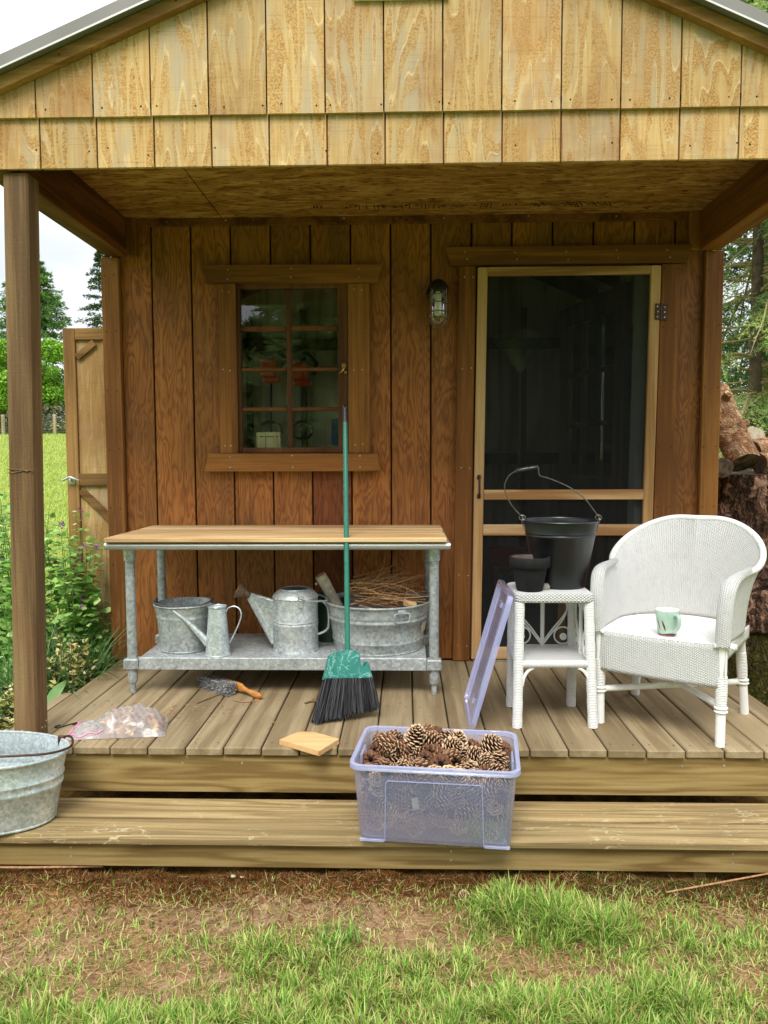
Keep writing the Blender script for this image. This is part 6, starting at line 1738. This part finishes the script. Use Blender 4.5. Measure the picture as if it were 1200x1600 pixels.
def variegated(x, y, h, r, n, label, seed):
    q = np.random.default_rng(seed); t = thing('variegated_shrub', label, 'shrub', (x, y, gz(x, y)), 'variegated shrubs beside the deck')
    m = MB(); Pl, Dl, C_ = [], [], []
    crm = [(226, 214, 140), (210, 196, 112), (238, 230, 176)]; dk = [(62, 84, 40), (84, 108, 52), (48, 66, 34)]
    for s in range(n):
        a = q.uniform(0, 2*PI); rr = r*math.sqrt(q.uniform(0, 1)); hh = h*q.uniform(.5, 1)*(1-.35*(rr/r)**2)
        b = np.array([x, y, gz(x, y)-.01]); e = np.array([x+rr*math.cos(a), y+rr*math.sin(a), gz(x, y)+hh]); m.tube([Vector(b), Vector(b*.4+e*.6), Vector(e)], [.004, .003, .0015], 5)
        for f in np.linspace(.3, 1, 10):
            for kk in range(4):
                aa = q.uniform(0, 2*PI); Pl.append(b+(e-b)*f); Dl.append([math.cos(aa), math.sin(aa), q.uniform(.1, .9)]); up = f > .68
                C_.append(lin(*crm[q.integers(3)]) if (up and q.uniform() < .62) else lin(*dk[q.integers(3)]))
    Pl, Dl, C_ = np.array(Pl), np.array(Dl), np.array(C_); k = len(Pl); og = np.array(WL[t])
    place('foliage', leaf_mesh('foliage', Pl-og, Dl, unit(q.normal(0, .5, (k, 3))+np.array([0, -.3, 1])), q.uniform(.024, .042, k), q.uniform(.010, .016, k), C_*q.uniform(.85, 1.15, (k, 1))), WL[t], t)
    m.build('stem', 'twig', t, smooth=True)
variegated(-1.66, .93, .60, .15, 60, 'cream variegated shrub leaning over the deck edge by the shed corner', 31)
variegated(-1.82, .80, .42, .13, 36, 'smaller cream variegated shrub just right of the porch post', 32)
t = thing('broadleaf_plant', 'young plant with one broad pale green leaf at the deck edge', 'plant', (-1.66, .66, gz(-1.66, .66)))
m = MB(); z0 = gz(-1.66, .66)
m.tube(smoothpts([(-1.66, .66, z0), (-1.64, .66, z0+.15), (-1.625, .66, z0+.27)]), .006, 6); m.build('stem', 'leaf_stem', t, smooth=True)
def bigleaf(p, d, n_, l, w):
    p, d, n_ = Vector(p), Vector(d).normalized(), Vector(n_); s = d.cross(n_).normalized(); n_ = s.cross(d); V = []; q = 10
    for i in range(q+1):
        f = i/q; ww = w*math.sin(PI*min(1, f*.93+.07))**.8*.5
        for k in (-1, 0, 1): V.append(p+d*l*f+s*ww*k+n_*(abs(k)*.012-.03*f*f))
    return MB().add(V, [(i*3+k, i*3+k+1, (i+1)*3+k+1, (i+1)*3+k) for i in range(q) for k in (0, 1)])
bigleaf((-1.63, .66, z0+.26), (.5, -.1, .8), (-.5, -.8, .3), .17, .07).build('leaf', 'leaf_big', t, smooth=True) if 'leaf_big' in M else None
M['leaf_big'] = plain('pale_green_leaf', S(122, 156, 98), .5, 0., .3, .1)
bigleaf((-1.63, .66, z0+.26), (.5, -.1, .8), (-.5, -.8, .3), .17, .07).build('leaf', 'leaf_big', t, smooth=True)
for d in ((-.6, -.2, .5), (-.3, -.6, .7), (-.8, .2, .3)): bigleaf((-1.66, .66, z0+.14), d, (0, -.3, 1), .12, .03).build('leaf', 'leaf_big', t, smooth=True)

def conifer(x, y, h, r, label, seed, cols, n_br=110, quad=.30, per=90, droop=.5, power=.85, group=None, zlo=.06, trunk_r=None):
    q = np.random.default_rng(seed); z0 = gz(x, y); t = thing('conifer_tree', label, 'tree', (x, y, z0), group)
    MB().tube([(x, y, z0-.1), (x+.05, y, z0+h*.5), (x, y, z0+h)], [trunk_r or h*.018, h*.010, .02], 10).build('trunk', 'trunk', t, smooth=True)
    f = np.sort(q.uniform(zlo, 1, n_br)); az = q.uniform(0, 2*PI, n_br); Lb = r*(1-f)**power*q.uniform(.6, 1.12, n_br)+.12
    s = q.uniform(.08, 1, (n_br, per))**.8; wd = (q.normal(0, 1, (n_br, per)))*.20*Lb[:, None]*(1.05-s)
    ux, uy = np.cos(az)[:, None], np.sin(az)[:, None]; rad = s*Lb[:, None]
    X = x+ux*rad-uy*wd; Y = y+uy*rad+ux*wd
    Z = z0+f[:, None]*h+rad*(.12-droop*s*.55)-np.abs(wd)*.35+q.normal(0, .05, X.shape)*r*.3
    P = np.stack([X, Y, Z], -1).reshape(-1, 3); n = len(P)
    D = np.stack([np.repeat(np.cos(az), per)+q.normal(0, .5, n), np.repeat(np.sin(az), per)+q.normal(0, .5, n), q.normal(-.15, .45, n)], -1)
    l = q.uniform(.5, 1.3, n)*quad*.55; br = np.repeat(q.uniform(.75, 1.2, n_br), per)*(.72+.4*s.ravel())
    c_ = np.array([lin(*k) for k in cols]); col = c_[q.integers(0, len(c_), n)]*br[:, None]
    og = np.array(WL[t])
    # every clump is a fan of three slim blades
    Vs = []
    for k in (-1, 0, 1):
        Dk = unit(D)+unit(np.cross(unit(D), rnd3(n)))*.55*k
        Vs.append((P, Dk, l*(1-.2*abs(k))))
    P3 = np.concatenate([v[0] for v in Vs]); D3 = np.concatenate([v[1] for v in Vs]); l3 = np.concatenate([v[2] for v in Vs])
    place('crown', leaf_mesh('crown', P3-og, D3, rnd3(len(P3)), l3, l3*.22, np.concatenate([col]*3), 'needle', 'lance'), WL[t], t)
CF = [(58, 84, 42), (78, 106, 52), (98, 124, 62), (46, 68, 36)]
CG = [(74, 110, 52), (96, 132, 64), (116, 150, 78)]
conifer(-23.0, 45, 11.2, 4.8, 'tall dense conifer beyond the lawn right beside the porch post', 41, CG, 420, .36, 110, .35, .8)
conifer(-18.9, 46, 11.6, 3.2, 'ragged narrow conifer rising behind the gate', 42, CF, 240, .32, 80, .5, .75)
conifer(-29.5, 52, 8, 3.2, 'dark conifer far left beyond the lawn', 43, CF, 140, .36, 80)
def broad(x, y, zc, rx, rz, n, label, seed, cols, quad, name='deciduous_tree', lobes=14):
    q = np.random.default_rng(seed); z0 = gz(x, y); t = thing(name, label, 'tree', (x, y, z0))
    m = MB().tube([(x, y, z0-.1), (x+.1, y, (z0+zc)/2), (x, y, zc+rz*.4)], [.16, .11, .03], 8)
    lc = np.stack([x+q.normal(0, .45, lobes)*rx, y+q.normal(0, .45, lobes)*rx, zc+q.normal(0, .45, lobes)*rz], -1)
    for c_ in lc: m.tube([(x, y, zc-rz*.7), tuple(c_)], [.05, .015], 5)
    m.build('trunk', 'trunk', t, smooth=True)
    k = q.integers(0, lobes, n); v = unit(q.normal(0, 1, (n, 3)))*q.uniform(.4, 1, (n, 1))**.5; P = lc[k]+v*np.array([rx*.48, rx*.48, rz*.42])*q.uniform(.7, 1.1, (lobes, 1))[k]
    c_ = np.array([lin(*g) for g in cols]); l = q.uniform(.6, 1.2, n)*quad
    place('crown', leaf_mesh('crown', P-np.array(WL[t]), rnd3(n), unit(q.normal(0, .6, (n, 3))+np.array([0, 0, 1])), l, l*.8, c_[q.integers(0, len(c_), n)]*q.uniform(.8, 1.2, (n, 1))), WL[t], t)
broad(-21.9, 42, 5.5, 2.0, 1.9, 22000, 'bright yellow-green maple in front of the dense conifer', 51, [(118, 164, 46), (140, 184, 62), (160, 200, 84), (98, 144, 40)], .15)
broad(-24.9, 43, 5.2, 1.7, 1.7, 9000, 'grey-green small tree at the far left of the lawn', 52, [(110, 130, 84), (136, 152, 108), (90, 110, 66)], .13)
# undergrowth behind the fence
def hedge():
    q = np.random.default_rng(61); n = 5200; X = q.uniform(-32, -13, n); Y = q.uniform(40.5, 43, n); Z = gz_np(X, Y)+q.uniform(0, 1, n)**1.5*1.7
    P = np.stack([X, Y, Z], -1); l = q.uniform(.1, .3, n)
    o = place('undergrowth', leaf_mesh('undergrowth', P, rnd3(n), rnd3(n), l, l*.6, pick([(92, 104, 68), (116, 122, 84), (124, 112, 88), (80, 86, 62)], n)), (0, 0, 0)); tag(o, 'dark undergrowth behind the far wire fence', 'undergrowth', kind='stuff')
hedge()
fn = thing('wire_fence', 'wire fence with pale wooden posts along the far side of the lawn', 'fence', (-20, 38, gz(-20, 38)))
for i in range(7):
    x = -29.8+2.79*i; MB().box(x-.07, x+.07, 37.93, 38.07, gz(x, 38)-.1, gz(x, 38)+1.17, .01).build('post', 'cleanpost', fn)
m = MB()
for k in range(8): m.tube([(-30, 37.9, gz(0, 38)+.12+.135*k), (-13, 37.9, gz(0, 38)+.12+.135*k)], .006, 4)
for k in range(110): m.tube([(-30+.155*k, 37.905, gz(0, 38)+.1), (-30+.155*k, 37.905, gz(0, 38)+1.07)], .004, 4)
m.build('wire_mesh', 'wire', fn)
hs = thing('distant_house', 'distant house with a grey roof beyond the far left of the lawn', 'house', (-37, 62, gz(0, 62)))
zb = gz(0, 62)
MB().box(-45, -32, 60, 66, zb, zb+4.4).build('wall', 'siding_far', hs)
MB().prism([(-45.5, zb+4.3), (-31.5, zb+4.3), (-38.5, zb+6.4)], (0, 59.5, 0), (1, 0, 0), (0, 0, 1), (0, 7, 0)).build('roof', 'roof_far', hs)
for x in (-43, -40, -36, -34): MB().box(x, x+.9, 59.95, 59.99, zb+1.4, zb+2.8).build('window', 'black_iron', hs)

def spruce(x, y, h, r, label, seed, n_br=105, nlo=0):
    q = np.random.default_rng(seed); rr = random.Random(seed); z0 = gz(x, y); t = thing('spruce_tree', label, 'tree', (x, y, z0), None)
    m = MB().tube([(x, y, z0-.2), (x-.04, y, z0+h*.4), (x, y, z0+h)], [.085, .06, .02], 12); m.build('trunk', 'trunk', t, smooth=True)
    mb = MB(); P, D, Lq, Cq = [], [], [], []
    cols = np.array([lin(*c) for c in ((88, 120, 66), (112, 144, 78), (138, 166, 94), (70, 98, 58), (156, 176, 104))])
    for b in range(n_br):
        f = (b+rr.random())/n_br; z = z0+.35+(h-.6)*f; a = rr.uniform(0, 2*PI)
        L_ = r*(1-f)**.7*rr.uniform(.7, 1.1)+.25; o = np.array([math.cos(a), math.sin(a), 0.]); sd = np.array([-math.sin(a), math.cos(a), 0.])
        def bp_(s): return np.array([x, y, z])+o*L_*s+np.array([0, 0, L_*(.18*s-.62*s*s)])
        mb.tube([Vector(bp_(s)) for s in np.linspace(0, 1, 8)], [.022*(1-.8*s)+.003 for s in np.linspace(0, 1, 8)], 5)
        bc_ = cols[rr.randrange(5)]*rr.uniform(.8, 1.15)
        ntw = int(L_/.024)
        for k in range(ntw):
            s = .2+.8*(k+rr.random())/ntw; p = bp_(s); sg = 1 if k % 2 else -1
            tl = (.42*(1-.65*s)+.08)*rr.uniform(.7, 1.2)*min(1, L_); d = unit(sd*sg*rr.uniform(.5, 1)+o*rr.uniform(.3, .9)+np.array([0, 0, rr.uniform(-.55, -.05)]))
            nn_ = max(6, int(tl/.011)); u = q.uniform(0, 1, nn_); pos = p+d*tl*u[:, None]+np.array([0, 0, -1])*(tl*.35*u**2)[:, None]
            dd = unit(d+q.normal(0, .55, (nn_, 3))); P.append(pos); D.append(dd); Lq.append(q.uniform(.028, .055, nn_)); Cq.append(bc_*q.uniform(.75, 1.3, (nn_, 1))*(.85+.4*u[:, None]))
    for b in range(70):                               # bare, lichen covered lower twigs
        z = z0+rr.uniform(.8, 5.6); a = rr.uniform(0, 2*PI); L_ = rr.uniform(.8, 2.2); p = Vector((x, y, z)); d = Vector((math.cos(a), math.sin(a), rr.uniform(-.25, .15))); pts = [p]
        for k in range(6):
            d = (d+Vector((rr.gauss(0, .12), rr.gauss(0, .12), rr.gauss(-.02, .08)))).normalized(); p = p+d*L_/6; pts.append(p)
            if k > 1:
                e = (d+Vector((rr.gauss(0, .6), rr.gauss(0, .6), rr.gauss(-.2, .4)))).normalized(); mb.tube([p, p+e*rr.uniform(.1, .4)], [.006, .002], 4)
        mb.tube(pts, [.016-.0018*k for k in range(7)], 5)
    mb.build('branch', 'moss_bark', t, smooth=True)
    P, D, Lq, Cq = map(np.concatenate, (P, D, Lq, Cq)); n = len(P); print('spruce needles', n)
    place('needles', leaf_mesh('needles', P-np.array(WL[t]), D, rnd3(n), Lq, Lq*.26, Cq, 'needle', 'lance'), WL[t], t)
spruce(4.35, 7.0, 11.5, 2.5, 'big spruce with drooping mossy branches right of the shed', 71, 215)
conifer(6.9, 12.5, 13, 3.4, 'dark conifer standing behind the mossy spruce', 72, CF, 360, .24, 110, .6)
conifer(10.5, 11.0, 12, 3.2, 'dark conifer at the far right beyond the spruce', 73, CF, 240, .26, 90, .6)
for (x_, y_, h_, r_, sd_, lb) in ((-1.5, -13.5, 12, 2.6, 74, 'dense conifer across the lawn straight opposite the shed window'), (-3.9, -15.0, 4.9, 2.3, 75, 'short young conifer across the lawn opposite the left part of the window'),
        (-9.6, -17.0, 13, 3.6, 76, 'tall conifer across the lawn opposite the left porch post'), (3.6, -18.0, 13, 3.6, 77, 'tall conifer across the lawn opposite the screen door'), (-1.6, -19.5, 14, 3.2, 78, 'tallest conifer of the row opposite the shed')):
    conifer(x_, y_, h_, r_, lb, sd_, [(110, 136, 84), (138, 160, 104), (160, 176, 120)], 300, 1.0, 120, .5, zlo=.03)
# stepping stone seen behind the chair
m = MB().sphere((1.98, 1.30, -.34), .16, 16, 8, (1.5, 1.1, .3)); tag(m.build('flat_stone', 'rock', smooth=True), 'flat grey stone at the foot of the log stack', 'stone')
